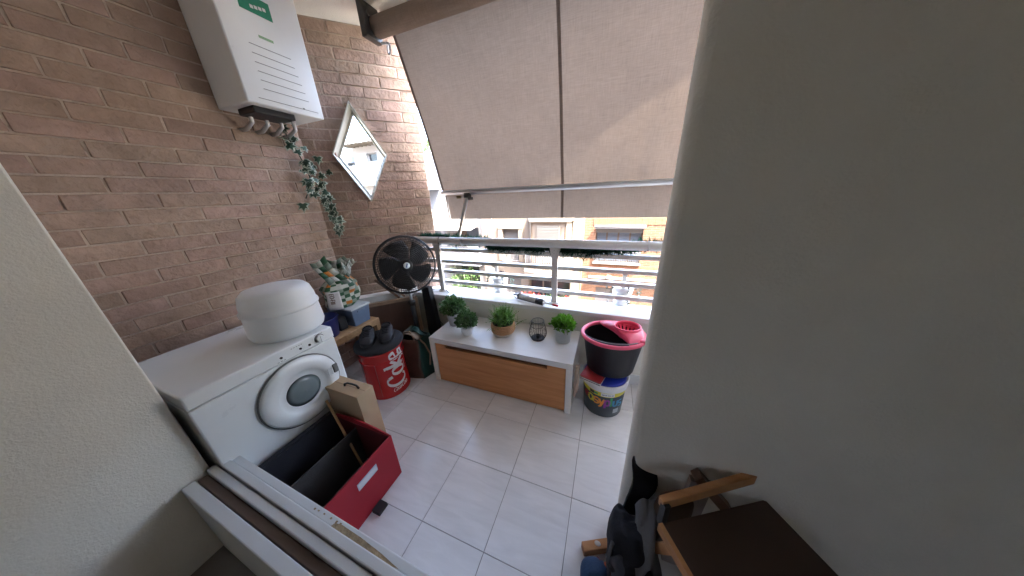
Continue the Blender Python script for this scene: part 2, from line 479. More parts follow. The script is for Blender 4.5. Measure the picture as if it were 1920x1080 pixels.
def tag(o, label=None, cat=None, group=None, kind=None):
    if label: o['label'] = label
    if cat: o['category'] = cat
    if group: o['group'] = group
    if kind: o['kind'] = kind
    return o
def thing(name, loc, label, cat, group=None, rz=0.0):
    o = bpy.data.objects.new(name, None)
    o.empty_display_size = 0.1
    C.objects.link(o)
    o.location = loc; o.rotation_euler = (0, 0, rz)
    return tag(o, label, cat, group)
def copy_tree(o, parent=None):
    c = o.copy(); C.objects.link(c)
    if parent is not None: c.parent = parent
    for ch in list(o.children): copy_tree(ch, c)
    return c
def piece(name, me, parent, loc=(0, 0, 0), rz=0.0):
    o = bpy.data.objects.new(name, me); C.objects.link(o)
    o.parent = parent; o.location = loc; o.rotation_euler = (0, 0, rz)
    return o

# ------------------------------------------------------------------ stroke lettering
def arc(cx, cy, rx, ry, a0, a1, n=14):
    return [(cx + rx * math.cos(R(a0 + (a1 - a0) * i / n)), cy + ry * math.sin(R(a0 + (a1 - a0) * i / n))) for i in range(n + 1)]
GL = {   # strokes in a 1-high box, with the advance width
    'C': ([arc(0.42, 0.5, 0.40, 0.5, 55, 310, 20), [(0.65, 0.91), (0.72, 0.72)]], 0.80),
    'o': ([arc(0.27, 0.33, 0.25, 0.33, 0, 360, 20)], 0.58),
    'c': ([arc(0.27, 0.33, 0.25, 0.33, 50, 315, 14)], 0.50),
    'e': ([[(0.05, 0.34), (0.46, 0.42)] + arc(0.27, 0.38, 0.22, 0.28, 10, 315, 16)], 0.54),
    'a': ([arc(0.24, 0.33, 0.22, 0.33, 0, 360, 18), [(0.46, 0.62), (0.47, 0.12), (0.56, 0.0)]], 0.58),
    'k': ([[(0.0, 1.0), (0.12, 1.0), (0.12, 0.0)], [(0.48, 0.66), (0.14, 0.32), (0.52, 0.0)]], 0.55),
    'l': ([[(0.04, 0.05), (0.20, 0.9), (0.28, 1.0), (0.24, 0.8), (0.12, 0.3), (0.18, 0.02), (0.3, 0.08)]], 0.30),
    '-': ([[(0.02, 0.36), (0.28, 0.36)]], 0.34),
    's': ([arc(0.24, 0.49, 0.19, 0.17, 40, 270, 10) + arc(0.24, 0.16, 0.2, 0.16, 90, -140, 10)], 0.48),
    'y': ([[(0.04, 0.66), (0.26, 0.05)], [(0.48, 0.66), (0.2, -0.15), (0.04, -0.26)]], 0.52),
    'p': ([[(0.08, 0.66), (0.08, -0.3)], arc(0.27, 0.33, 0.2, 0.31, 160, -160, 16)], 0.54),
    'L': ([[(0.10, 1.0), (0.10, 0.0)]], 0.26),
    'u': ([[(0.06, 0.66), (0.06, 0.25)] + arc(0.24, 0.22, 0.18, 0.2, 180, 360, 10) + [(0.42, 0.66)]], 0.52),
    'E': ([[(0.45, 1), (0.05, 1), (0.05, 0), (0.45, 0)], [(0.05, 0.5), (0.4, 0.5)]], 0.58),
    'O': ([arc(0.35, 0.5, 0.3, 0.5, 0, 360, 18)], 0.75),
    'F': ([[(0.45, 1), (0.05, 1), (0.05, 0)], [(0.05, 0.5), (0.4, 0.5)]], 0.52),
    'I': ([[(0.06, 1), (0.06, 0)]], 0.2),
    'N': ([[(0.05, 0), (0.05, 1), (0.5, 0), (0.5, 1)]], 0.62),
    'A': ([[(0.0, 0), (0.28, 1), (0.56, 0)], [(0.1, 0.36), (0.46, 0.36)]], 0.6),
    'R': ([[(0.05, 0), (0.05, 1)] + arc(0.2, 0.74, 0.26, 0.26, 90, -90, 10) + [(0.1, 0.48), (0.5, 0)]], 0.58),
    'D': ([[(0.05, 0), (0.05, 1), (0.2, 1)] + arc(0.2, 0.5, 0.35, 0.5, 90, -90, 12) + [(0.05, 0)]], 0.64),
}
def write(mb, text, size, fn, wmin=0.05, wmax=0.12, nib=0.0, slant=0.0, xs=1.0, gap=0.0):
    """ribbon strokes; fn(u, v) maps lettering coordinates (metres) to the surface"""
    x = 0.0
    for ch in text:
        if ch not in GL:
            x += 0.3 * xs; continue
        strokes, adv = GL[ch]
        for st in strokes:
            st = [Vector((x + p[0] * xs + slant * p[1], p[1])) for p in st]
            dense = [st[0]]
            for p, q in zip(st, st[1:]):
                m_ = max(1, int((q - p).length / .12))
                dense += [p.lerp(q, i / m_) for i in range(1, m_ + 1)]
            st = dense
            n = len(st); closed = (st[0] - st[-1]).length < 1e-4
            L_, R_ = [], []
            for i, p in enumerate(st):
                if closed: d = st[(i + 1) % (n - 1)] - st[(i - 1) % (n - 1)] if i not in (0, n - 1) else st[1] - st[n - 2]
                else: d = st[min(i + 1, n - 1)] - st[max(i - 1, 0)]
                d.normalize()
                w = wmin + (wmax - wmin) * abs(d.x * math.sin(nib) - d.y * math.cos(nib))
                nn = Vector((-d.y, d.x)) * (w / 2)
                L_.append(p + nn); R_.append(p - nn)
            vl = [mb.v(fn(p.x * size, p.y * size)) for p in L_]
            vr = [mb.v(fn(p.x * size, p.y * size)) for p in R_]
            for i in range(n - 1):
                mb._f([vl[i], vr[i], vr[i + 1], vl[i + 1]])
        x += adv * xs + gap
    return x * size

# ================================================================== SETTING
# land, street and pavements far below
g = MB(); g.box(-400, 400, -400, 400, -8.6, -8.2)
tag(g.build('ground', M_land), 'land around the houses far below the balcony', kind='structure')
g = MB(); g.box(-60, 60, 3.6, 8.4, -8.196, -8.1)
tag(g.build('road', M_asphalt), 'asphalt street below the balcony', kind='structure')
g = MB(); g.box(-60, 60, 8.4, 9.99, -8.196, -7.98); g.box(-60, 60, 2.2, 3.6, -8.196, -7.98)
tag(g.build('pavement', M_pave), 'stone pavements along the street', kind='structure')

# floor with separate tiles
g = MB(); g.box(-2.6, 2.7, -2.6, 2.06, -0.25, -0.0035)
floor = tag(g.build('floor', M_grout), 'pale marble tiled balcony floor with dark grout', kind='structure')
TX, TY = 0.3415, 0.347
g = MB(); hx, hy = TX / 2 - 0.0014, TY / 2 - 0.0014
g.box(-hx, hx, -hy, hy, -0.008, 0.0, bev=0.0012)
tile0 = g.build('tile', M_tile, floor)
first = True
for i in range(-8, 8):
    for j in range(-2, 4):
        x = -0.056 + (i + 0.5) * TX; y = 0.868 + (j + 0.5) * TY
        if x < -2.55 or x > 2.6 or y > 2.0: continue
        if y > 1.2 and x > 1.25: continue
        o = tile0 if first else tile0.copy()
        if not first: C.objects.link(o)
        first = False
        o.location = (x, y, random.uniform(-0.0005, 0.0003))
        o.rotation_euler = (random.uniform(-0.001, 0.001), random.uniform(-0.001, 0.001), random.choice((0, PI)))

# ceiling slab of the balcony and room (front edge angled to shape the shadow on the awning)
g = MB()
g.prism([(-2.75, -2.7), (2.8, -2.7), (2.8, 1.62), (0.95, 1.812), (0.25, 1.878), (-0.3, 1.93), (-1.55, 1.97), (-1.72, 2.04), (-2.36, 1.40), (-2.75, 1.40)], 2.72, 3.0)
tag(g.build('ceiling', M_ceil), 'white rough painted balcony ceiling', kind='structure')

# room behind the camera: white plaster
g = MB()
g.box(-2.72, -1.575, -2.5, 0.215, -0.003, 2.72, bev=0.006)
tag(g.build('house_wall', M_plaster), 'white plastered house wall beside the dryer', 'wall')
g = MB()
g.box(-1.575, 2.62, -2.62, -2.5, -0.003, 0.95); g.box(-1.575, 2.62, -2.62, -2.5, 2.15, 2.72); g.box(-1.575, 0.60, -2.62, -2.5, 0.95, 2.15); g.box(0.69, 2.62, -2.62, -2.5, 0.95, 2.15)  # narrow slot added to let skylight reach the partition wall
tag(g.build('back_wall', M_plaster), 'white plastered room wall with an unseen narrow slot added behind the camera to let in daylight', 'wall')
g = MB(); g.box(2.5, 2.62, -2.5, 0.795, -0.003, 2.72)
tag(g.build('side_wall', M_plaster), 'white plastered room wall at the far right end', 'wall')

# the rest of our own apartment house: storeys above, below and to both sides
g = MB()
g.box(-24, 24, -2.55, 0.70, 3.004, 8.4); g.box(-24, 24, -2.55, 1.80, -8.19, -0.2505)  # unseen, built to shade the facades opposite; height keeps sun on the awning
g.box(-24, -2.755, -2.55, 0.90, -0.25, 3.0); g.box(2.805, 24, -2.55, 0.90, -0.25, 3.0)
tag(g.build('apartment_house', brick_tex_mat('house_brick', (0.30, 0.19, 0.15), (0.26, 0.16, 0.12), (0.36, 0.28, 0.23))), 'unseen rest of the brick apartment house that the balcony belongs to', 'building')

# right partition wall, rounded corner
g = MB(); g.box(0.153, 2.5, 0.795, 0.868, -0.003, 2.72, bev=0.026)
tag(g.build('partition_wall', M_plaster), 'tall plain white partition wall filling the right side', 'wall')
# wall closing the balcony out of sight behind the partition
g = MB(); g.box(1.2, 1.35, 0.869, 2.06, -0.003, 2.72)
tag(g.build('end_wall', M_plaster), 'white balcony end wall hidden behind the partition', 'wall')

# ------------------------------------------------------------------ brick walls
COURSE = 0.0757; BL = 0.272; JT = 0.009
def brick_mesh(l, h, seed):
    b = MB(); rr = random.Random(seed)
    b.box(0, l, -0.028, 0.0, 0, h, bev=0.003)
    for v in b.bm.verts:
        v.co += Vector((rr.uniform(-.0022, .0022), rr.uniform(-.0018, .0018), rr.uniform(-.0018, .0018)))
    me_o = b.build('brick', M_brick, nrm=False)
    me = me_o.data
    bpy.data.objects.remove(me_o)
    return me
full = [brick_mesh(BL - JT, COURSE - JT, s) for s in range(5)]
cache = {}
def cut(poly, nx, nz, d):
    out = []
    n = len(poly)
    for i in range(n):
        a, b = poly[i], poly[(i + 1) % n]
        da = a[0] * nx + a[1] * nz - d; db = b[0] * nx + b[1] * nz - d
        if da <= 0: out.append(a)
        if (da < 0 < db) or (db < 0 < da):
            t = da / (da - db); out.append((a[0] + (b[0] - a[0]) * t, a[1] + (b[1] - a[1]) * t))
    return out
def brick_wall(name, origin, rz, length, z0, z1, label, phase=0.0, diamond=None, toothed=False):
    """wall face in the local x-z plane at y=0, facing local -y"""
    root = thing(name, origin, label, 'wall', rz=rz)
    b = MB()
    if diamond is None:
        b.box(0, length, -0.0235, 0.22, z0, z1)
    else:
        cx, cz, hw, hh = diamond
        outer = [(0, z0), (length, z0), (length, z1), (0, z1)]
        dm = [(cx - hw, cz), (cx, cz - hh), (cx + hw, cz), (cx, cz + hh)]
        quads = [[outer[0], outer[1], dm[1], dm[0]], [outer[1], dm[2], dm[1]], [outer[1], outer[2], dm[2]], [outer[2], outer[3], dm[0], dm[3]], [outer[2], dm[3], dm[2]], [outer[3], outer[0], dm[0]]]
        for y in (-0.0235, 0.22):
            for q in quads: b.poly([(p[0], y, p[1]) for p in q])
        for loop in (outer, dm):
            for i in range(4):
                p, q = loop[i], loop[(i + 1) % 4]
                b.poly([(p[0], -0.0235, p[1]), (q[0], -0.0235, q[1]), (q[0], 0.22, q[1]), (p[0], 0.22, p[1])])
    b.build('mortar', M_mortar, root)
    k = 0; z = z0
    while z < z1 - 0.02:
        h = min(COURSE, z1 - z) - JT
        x = -((k * 0.5 + phase) % 1.0) * BL + random.uniform(-.012, .012)
        while x < length:
            a = max(x, 0.0); e = min(x + BL - JT, length)
            if e - a > 0.03:
                y = random.uniform(-0.003, 0.002)
                polys = [None]
                if diamond:
                    cx, cz, hw, hh = diamond
                    zm = z + h / 2
                    w_lo = hw * (1 - abs(z - cz) / hh); w_hi = hw * (1 - abs(z + h - cz) / hh)
                    if max(w_lo, w_hi) > 0 and a < cx + max(w_lo, w_hi) and e > cx - max(w_lo, w_hi):
                        rect = [(a, z), (e, z), (e, z + h), (a, z + h)]
                        s = 1 if zm > cz else -1
                        nl = (1 / hw, -s / hh)   # left of the diamond
                        pl = cut(rect, nl[0], nl[1], cx / hw - s * cz / hh - 1)
                        nr = (-1 / hw, -s / hh)
                        pr = cut(rect, nr[0], nr[1], -cx / hw - s * cz / hh - 1)
                        polys = [p for p in (pl, pr) if len(p) >= 3 and max(q[0] for q in p) - min(q[0] for q in p) > 0.012]
                for pl in polys:
                    if pl is None:
                        l = e - a
                        if abs(l - (BL - JT)) < 1e-4 and abs(h - (COURSE - JT)) < 1e-4: me = random.choice(full)
                        else:
                            key = (round(l, 2), round(h, 3))
                            if key not in cache: cache[key] = brick_mesh(key[0], h, len(cache))
                            me = cache[key]
                        piece('brick', me, root, (a, y - 0.001, z))
                    else:
                        bb = MB(); bb.prism([(p[0], p[1]) for p in pl], 0.001, 0.028, Matrix(((1, 0, 0, 0), (0, 0, -1, y), (0, 1, 0, 0), (0, 0, 0, 1))))
                        bb.build('brick', M_brick, root)
            x += BL
        z += COURSE; k += 1
    return root
# diagonal wall from inner corner (-2.285, 1.48) to the outer end (-1.65, 2.11)
S2 = math.sqrt(0.5)
DO = Vector((-2.285, 1.475, 0))
dl = 0.898
brick_wall('brick_wall', DO, R(45), dl, 0.0, 2.72, 'diagonal brown brick wall with the diamond window', 0.15,
           diamond=(0.395, 1.863, 0.188, 0.352))
brick_wall('brick_wall', (-2.285, 0.215, 0), R(90), 1.262, 0.0, 2.72, 'brown brick side wall behind the dryer and boiler', 0.4)

# diamond window: deep white frame, glass recessed
def dpt(s, out, z):            # point on the diagonal wall: s along, out towards the balcony
    return DO + Vector((S2 * s + S2 * out, S2 * s - S2 * out, z))
wroot = thing('diamond_window', dpt(0.395, 0, 1.863), 'diamond shaped window with deep white frame in the brick wall', 'window')
off = Vector(wroot.location)
def dia(sc, out): return [dpt(0.395 + 0.2 * sc * a, out, 1.863 + 0.372 * sc * b) for a, b in ((-1, 0), (0, -1), (1, 0), (0, 1))]
b = MB()
loops = [dia(1.0, 0.0), dia(1.0, 0.062), dia(0.955, 0.062), dia(0.935, 0.045), dia(0.925, -0.09), dia(0.885, -0.092), dia(0.875, -0.10), dia(0.845, -0.10), dia(0.845, -0.12)]
vl = [[b.v(p) for p in lp] for lp in loops]
for i in range(len(vl) - 1):
    for k in range(4): b._f([vl[i][k], vl[i][(k + 1) % 4], vl[i + 1][(k + 1) % 4], vl[i + 1][k]])
b.build('frame', M_frame, wroot, off)
b = MB(); b.poly(dia(0.86, -0.112)); b.build('pane', M_glass, wroot, off)

# ledge running along the diagonal wall, and the parapet
pr = thing('parapet', (-0.4, 1.95, 0), 'low white parapet wall with wide sill under the railing', 'wall')
off = Vector(pr.location)
b = MB()
b.prism([(-1.905, 1.87), (1.2, 1.87), (1.2, 2.06), (-1.72, 2.06)], -0.0034, 0.575)
b.build('wall_body', M_plaster, pr, off)
b = MB(); b.box(-1.86, 1.2, 1.835, 2.08, 0.578, 0.618, bev=0.006); b.build('sill', M_sill, pr, off)
b = MB(); b.box(-1.9, 1.2, 1.861, 1.8695, 0.50, 0.575); b.build('moulding', M_plaster, pr, off)
b = MB()
p0, p1, p2, p3 = dpt(0.02, 0.03, 0), dpt(0.64, 0.03, 0), dpt(0.55, 0.13, 0), dpt(0.02, 0.13, 0)
b.prism([(p.x, p.y) for p in (p0, p1, p2, p3)], 0.595, 0.655); b.build('ledge', M_sill, pr, off)
for k in range(12):
    x = -1.85 + 0.262 * k
    if x > 1.1: break
    b = MB(); b.box(x, x + 0.2595, 1.8605, 1.8695, 0.0, 0.095, bev=0.002); b.build('skirting_tile', M_tile, pr, off)

# ------------------------------------------------------------------ railing
rr_ = thing('railing', (-0.38, 1.95, 0.618), 'grey white balcony railing with round handrail and four flat bars', 'railing')
off = Vector(rr_.location)
b = MB(); b.tube([(-1.845, 1.95, 1.127), (1.2, 1.95, 1.127)], 0.034, 20); b.build('handrail', M_rail, rr_, off)
for px in (-1.52, -0.385, 0.75):
    b = MB()
    b.hexa([(px - .024, 1.935, .618), (px + .024, 1.935, .618), (px + .024, 1.965, .618), (px - .024, 1.965, .618),
            (px - .022, 1.935, 1.0), (px + .022, 1.935, 1.0), (px + .022, 1.965, 1.0), (px - .022, 1.965, 1.0)])
    b.hexa([(px - .022, 1.9352, 1.0), (px + .022, 1.9352, 1.0), (px + .022, 1.9648, 1.0), (px - .022, 1.9648, 1.0),
            (px - .045, 1.9352, 1.105), (px + .045, 1.9352, 1.105), (px + .045, 1.9648, 1.105), (px - .045, 1.9648, 1.105)])
    b.lathe([(0.045, .6185), (0.045, .624), (0.03, .628)], px, 1.95, 20)
    b.build('post', M_rail, rr_, off)
for z in (1.022, 0.908, 0.806, 0.696):
    b = MB(); b.box(-1.80, 1.2, 1.966, 2.006, z - .002, z + 0.03, bev=0.003); b.build('bar', M_rail, rr_, off)
for x in (-1.235, 0.27):
    b = MB(); b.ring((x, 1.95, 1.127), (1, 0, 0), 0.0365, 0.003, 24, 5); b.box(x - .004, x + .004, 1.908, 1.914, 1.10, 1.125)
    b.build('cable_tie', M_paper, rr_, off)

# garland wound behind and over the handrail
b = MB()
def garl_seg(x0, x1, zf, n, ln, yc=1.985):
    for i in range(n):
        t = random.random(); x = x0 + (x1 - x0) * t
        z = zf(t) + random.gauss(0, .006)
        a = random.uniform(0, 2 * PI)
        d = Vector((random.uniform(-.6, .6), math.cos(a), math.sin(a))).normalized() * random.uniform(.5, 1.1) * ln
        p = Vector((x, yc + random.gauss(0, .004), z)); s = d.cross(Vector((random.uniform(-1, 1), random.uniform(-1, 1), random.uniform(-1, 1)))).normalized() * 0.0035
        b.poly([p - s, p + s, p + d + s * .4, p + d - s * .4])
garl_seg(-1.88, -1.80, lambda t: 1.19, 500, 0.05, 1.97)
garl_seg(-1.80, -1.40, lambda t: 1.155 + .006 * math.sin(t * 20), 1500, 0.042)
garl_seg(-1.42, -0.98, lambda t: 1.125, 1500, 0.060)
garl_seg(-1.02, -0.62, lambda t: 1.085 - .012 * math.sin(t * 3.1) + .008 * math.sin(t * 23), 1600, 0.056)
garl_seg(-0.62, -0.10, lambda t: 1.075 - .010 * math.sin(t * 14), 2100, 0.058)
garl_seg(-0.32, -0.06, lambda t: 1.052 + .008 * math.sin(t * 9), 500, 0.06)
garl_seg(-0.10, 0.20, lambda t: 1.072 + .03 * t, 1300, 0.05)
garl_seg(0.18, 0.60, lambda t: 1.125 , 1500, 0.055)
b.tube([(-1.86, 1.985, 1.17), (-1.4, 1.985, 1.13), (-0.9, 1.985, 1.085), (-.2, 1.985, 1.075), (.2, 1.985, 1.11), (.6, 1.985, 1.12)], 0.003, 5)
tag(b.build('garland', M_garl, nrm=False), 'dark green tinsel garland wound along the handrail', 'garland')

# thin loose cable from the handrail down to the fan
b = MB()
b.ring((-1.475, 1.95, 1.127), (1, 0, 0), 0.037, 0.0025, 20, 5)
b.tube([(-1.475, 1.911, 1.127), (-1.46, 1.90, 1.02), (-1.49, 1.88, .86), (-1.57, 1.82, .74), (-1.62, 1.80, .60), (-1.56, 1.80, .42), (-1.45, 1.82, .25)], 0.0028, 5)
tag(b.build('cable', M_black), 'thin black cable looped round the handrail beside the fan', 'cable')
b = MB()
b.tube([(-1.70, 1.90, 0.625), (-1.60, 1.93, .635), (-1.50, 1.96, .626), (-1.42, 1.90, .624)], 0.004, 5)
tag(b.build('twine', M_grey), 'short grey string lying on the sill behind the fan', 'string')

# ------------------------------------------------------------------ awning
aw = thing('awning', (-0.4, 1.8, 2.55), 'beige drop arm awning lowered over the railing with hanging valance', 'awning')
off = Vector(aw.location)
AX0, AX1, SEAM = -1.52, 1.02, -0.375
Ptop = (1.80, 2.575); Pbot = (2.145, 1.56)
def awf(x0, x1):
    def fn(u, w):
        x = x0 + (x1 - x0) * u
        y = Ptop[0] + (Pbot[0] - Ptop[0]) * w; z = Ptop[1] + (Pbot[1] - Ptop[1]) * w
        bel = 0.020 * math.sin(PI * w) + 0.008 * noise.noise(Vector((x * 2.5, w * 2.0, 0))) + 0.004 * (.3 + w) * noise.noise(Vector((x * 11 + w * 2, w * 1.5, 3))) + .0035 * w ** 6 * noise.noise(Vector((x * 26, w * 3, 7)))
        return (x, y + bel, z + bel * .3)
    return fn
b = MB(); b.grid(awf(AX0 + .022, SEAM - .011), 60, 40); b.build('fabric_panel', M_awn, aw, off, nrm=False)
b = MB(); b.grid(awf(SEAM + .011, AX1), 60, 40); b.build('fabric_panel', M_awn, aw, off, nrm=False)
b = MB(); b.grid(awf(SEAM - .011, SEAM + .011), 2, 40); b.build('seam', M_awnd, aw, off, nrm=False)
b = MB(); b.grid(awf(AX0, AX0 + .022), 2, 40); b.build('hem', M_awnd, aw, off, nrm=False)
def vf(x0, x1):
    def fn(u, w):
        x = x0 + (x1 - x0) * u
        wv = 0.010 * w * noise.noise(Vector((x * 3, w * .8, 9))) + 0.004 * (1 - w) * noise.noise(Vector((x * 22, w * 4, 5)))
        return (x + 0.008 * w * (1 if x0 < -1.4 and u < .03 else 0), 2.15 + wv + .012 * w, 1.525 - 0.222 * w)
    return fn
b = MB(); b.grid(vf(AX0 + .04, SEAM - .011), 80, 12); b.grid(vf(SEAM + .011, AX1), 80, 12); b.build('valance', M_awn, aw, off, nrm=False)
b = MB(); b.grid(vf(SEAM - .011, SEAM + .011), 2, 12); b.build('valance_seam', M_awnd, aw, off, nrm=False)
b = MB(); b.grid(vf(AX0 + .022, AX0 + .04), 2, 12); b.build('valance_hem', M_awnd, aw, off, nrm=False)
b = MB(); b.tube([(AX0 - .005, 2.147, 1.545), (AX1, 2.147, 1.545)], 0.023, 16)
b.box(AX0 - .005, AX1, 2.119, 2.126, 1.553, 1.560); b.build('front_bar', M_alu, aw, off)
b = MB(); b.tube([(-1.60, 1.752, 2.605), (AX1, 1.752, 2.605)], 0.058, 24); b.build('roller', M_awn, aw, off)
b = MB(); b.box(-1.655, -1.608, 1.66, 1.80, 2.53, 2.719, bev=0.008); b.tube([(-1.665, 1.74, 2.62), (-1.60, 1.74, 2.62)], .028, 12)
b.tube([(-1.67, 1.70, 2.66), (-1.60, 1.70, 2.66)], .014, 8); b.build('bracket', M_dkmetal, aw, off)
b = MB(); b.ring((-1.56, 1.79, 2.50), (.5, .8, 0), .03, .006, 18, 6); b.tube([(-1.6, 1.77, 2.53), (-1.56, 1.79, 2.53)], .008, 6); b.build('gear_eye', M_paper, aw, off)
b = MB()
b.bar((-1.245, 2.135, 1.51), (-1.355, 2.04, 1.075), 0.022, 0.026, up=(1, 0, 0)); b.build('arm', M_alu, aw, off)
b = MB(); b.box(-1.275, -1.215, 2.115, 2.165, 1.495, 1.535, bev=.005); b.box(-1.235, -1.195, 2.12, 2.15, 1.475, 1.5, bev=.004); b.build('arm_clamp', M_dkmetal, aw, off)
b = MB(); b.tube([(-1.355, 2.04, 1.08), (-1.365, 2.03, 1.04)], .011, 8); b.box(-1.43, -1.30, 2.004, 2.05, 1.028, 1.04, bev=.003); b.build('arm_foot', M_iron, aw, off)
b = MB(); b.box(-1.365, -1.315, 2.138, 2.1395, 1.49, 1.515); b.build('label_plate', M_gold, aw, off)
# cream lintel strip above the roller
b = MB(); b.box(-1.60, 0.4, 1.825, 1.855, 2.635, 2.7195, bev=.004)
tag(b.build('lintel_strip', M_cream), 'cream strip above the awning roller under the ceiling', 'lintel_strip')

# ------------------------------------------------------------------ boiler on the side wall
bo = thing('boiler', (-2.1, 1.2, 2.05), 'white wall hung boiler with green label in the upper corner', 'boiler')
off = Vector(bo.location)
b = MB(); b.box(-2.284 + .03, -1.945, 1.04, 1.465, 2.05, 2.70, bev=0.008); b.build('casing', M_white, bo, off)
b = MB(); b.box(-1.9445, -1.9425, 1.15, 1.30, 2.50, 2.58); b.build('green_label', M_green, bo, off)
b = MB()
for k in range(4): b.box(-1.942, -1.9415, 1.20 + .02 * k, 1.215 + .02 * k, 2.52 + .004 * k, 2.535 + .004 * k)
b.build('label_mark', M_paper, bo, off)
b = MB(); b.box(-1.9445, -1.9430, 1.20, 1.27, 2.392, 2.404); b.build('green_print', mat('pale_green_print', (.25, .42, .25), .5), bo, off)
for k in range(6):
    b = MB(); b.box(-1.9448, -1.9432, 1.14, 1.345 + .008 * k, 2.345 - .042 * k, 2.3475 - .042 * k); b.build('groove', M_grey, bo, off)
b = MB(); b.box(-1.9448, -1.9432, 1.10, 1.43, 2.082, 2.0845); b.box(-1.9448, -1.942, 1.335, 1.345, 2.082, 2.090); b.build('bottom_seam', M_grey, bo, off)
b = MB()
for y in (1.12, 1.2, 1.28, 1.36): b.tube([(-2.12, y, 2.06), (-2.12, y, 1.99), (-2.2, y, 1.96), (-2.27, y, 1.96)], .012, 10)
b.build('pipe', M_alu, bo, off)
b = MB(); b.box(-2.15, -1.99, 1.08, 1.30, 2.015, 2.051, bev=.006); b.build('underside_box', M_black, bo, off)

# ------------------------------------------------------------------ hanging ivy
iv = thing('ivy', (-2.2, 1.43, 1.95), 'hanging strand of artificial ivy with pale edged leaves in the corner', 'ivy')
off = Vector(iv.location)
path = [Vector(p) for p in ((-2.215, 1.34, 1.99), (-2.215, 1.385, 1.88), (-2.205, 1.41, 1.76), (-2.20, 1.42, 1.64), (-2.17, 1.445, 1.52), (-2.15, 1.46, 1.40), (-2.14, 1.475, 1.28))]
b = MB(); b.tube(path, 0.004, 6)
b.tube([path[3], path[3] + Vector((0.02, -.06, -.05)), path[3] + Vector((0.03, -.10, -.10))], .003, 5)
b.build('stem', M_ivy, iv, off)
lob = [(0, -.05), (.28, -.22), (.62, -.05), (.36, .22), (.52, .58), (.20, .52), (0, 1.0), (-.20, .52), (-.52, .58), (-.36, .22), (-.62, -.05), (-.28, -.22)]
ivme = []
for q in range(3):
    b = MB(); rr = random.Random(q)
    vo = [b.v((x, y, -0.25 * (x * x) * 1.2 - .12 * y * y + rr.uniform(-.03, .03))) for x, y in lob]
    vi = [b.v((x * .74, .1 + (y - .1) * .76, -.25 * (x * x) * .7 - .08 * y * y + .02)) for x, y in lob]
    vc = b.v((0, .12, .05))
    b.mi = 1
    for k in range(12): b._f([vo[k], vo[(k + 1) % 12], vi[(k + 1) % 12], vi[k]])
    b.mi = 0
    for k in range(12): b._f([vi[k], vi[(k + 1) % 12], vc], True)
    oo = b.build('leaf', [M_ivy, M_ivyw], nrm=False); ivme.append(oo.data); bpy.data.objects.remove(oo)
nleaf = 62
for k in range(nleaf):
    t = (k + random.random()) / nleaf
    if t < .2 and random.random() < .4: continue
    s = t * (len(path) - 1); i = min(int(s), len(path) - 2); p = path[i].lerp(path[i + 1], s - i)
    sp_ = 0.03 + 0.05 * math.sin(PI * min(1, t * 1.1))
    p = p + Vector((random.uniform(0, sp_), random.gauss(0, sp_ * .75), random.gauss(0, .02)))
    p.x = max(p.x, -2.245)
    o = piece('leaf', random.choice(ivme), iv, p - off)
    o.scale = [random.uniform(.042, .070)] * 3
    nrm = Vector((.8, -.7, .45)) + Vector((random.gauss(0, .45), random.gauss(0, .45), random.gauss(0, .35)))
    q = nrm.to_track_quat('Z', 'Y'); o.rotation_mode = 'QUATERNION'
    from mathutils import Quaternion
    o.rotation_quaternion = q @ Quaternion((0, 0, 1), PI + random.gauss(0, .9))

# ------------------------------------------------------------------ dryer
dr = thing('tumble_dryer', (-1.8, 0.53, 0), 'white front loading tumble dryer with round door', 'dryer')
off = Vector(dr.location)
b = MB(); b.box(-2.1, -1.512, 0.235, 0.836, 0.012, 0.735, bev=0.006); b.build('body', M_white, dr, off)
b = MB(); b.box(-2.1, -1.508, 0.235, 0.836, 0.738, 0.806, bev=0.007); b.build('control_panel', M_white, dr, off)
MX = Matrix(((0, 0, 1, 0), (1, 0, 0, 0), (0, 1, 0, 0), (0, 0, 0, 1)))   # lathe axis z -> world x
def xl(prof, y, z, x0, seg=40):
    return dict(prof=prof, seg=seg, mtx=Matrix.Translation((x0, y, z)) @ MX)
b = MB(); q = xl([(0.192, -.002), (0.192, .016), (0.182, .028), (0.125, .034), (0.118, .022), (.085, .016)], .598, .535, -1.512); b.lathe(q['prof'], 0, 0, 48, True, False, q['mtx'])
door = b.build('door', M_white, dr, off)
b = MB(); q = xl([(0.195, -.001), (0.199, .004), (0.199, .010), (0.1935, .013)], .598, .535, -1.511); b.lathe(q['prof'], 0, 0, 48, False, False, q['mtx']); b.build('seal', M_grey, door, off)
b = MB(); q = xl([(0.085, .010), (0.06, .02), (0.001, .026)], .598, .535, -1.509); b.lathe(q['prof'], 0, 0, 40, True, False, q['mtx']); b.build('glass', M_doorglass, door, off)
b = MB(); b.box(-1.4825, -1.472, .755, .782, .535, .59, bev=.003); b.build('latch', M_grey, door, off)
b = MB(); b.box(-1.4780, -1.4765, .725, .748, .535, .58); b.build('hinge_plate', M_lid, door, off)
b = MB(); q = xl([(.022, 0), (.021, .012), (.018, .018)], .755, .772, -1.508, 24); b.lathe(q['prof'], 0, 0, 24, True, True, q['mtx']); b.box(-1.491, -1.486, .753, .757, .752, .792); b.build('dial', M_whitep, dr, off)
b = MB(); q = xl([(.024, 0), (.024, .001)], .755, .772, -1.508, 24); b.lathe([(.026, 0.0003), (.026, .0012)], 0, 0, 24, True, True, q['mtx']); b.build('dial_ring', M_grey, dr, off)
for y, z in ((.70, .762), (.655, .766), (.565, .768)):
    b = MB(); q = xl([(.006, 0), (.006, .004)], y, z, -1.508, 12); b.lathe(q['prof'], 0, 0, 12, True, True, q['mtx']); b.build('button', M_black, dr, off)
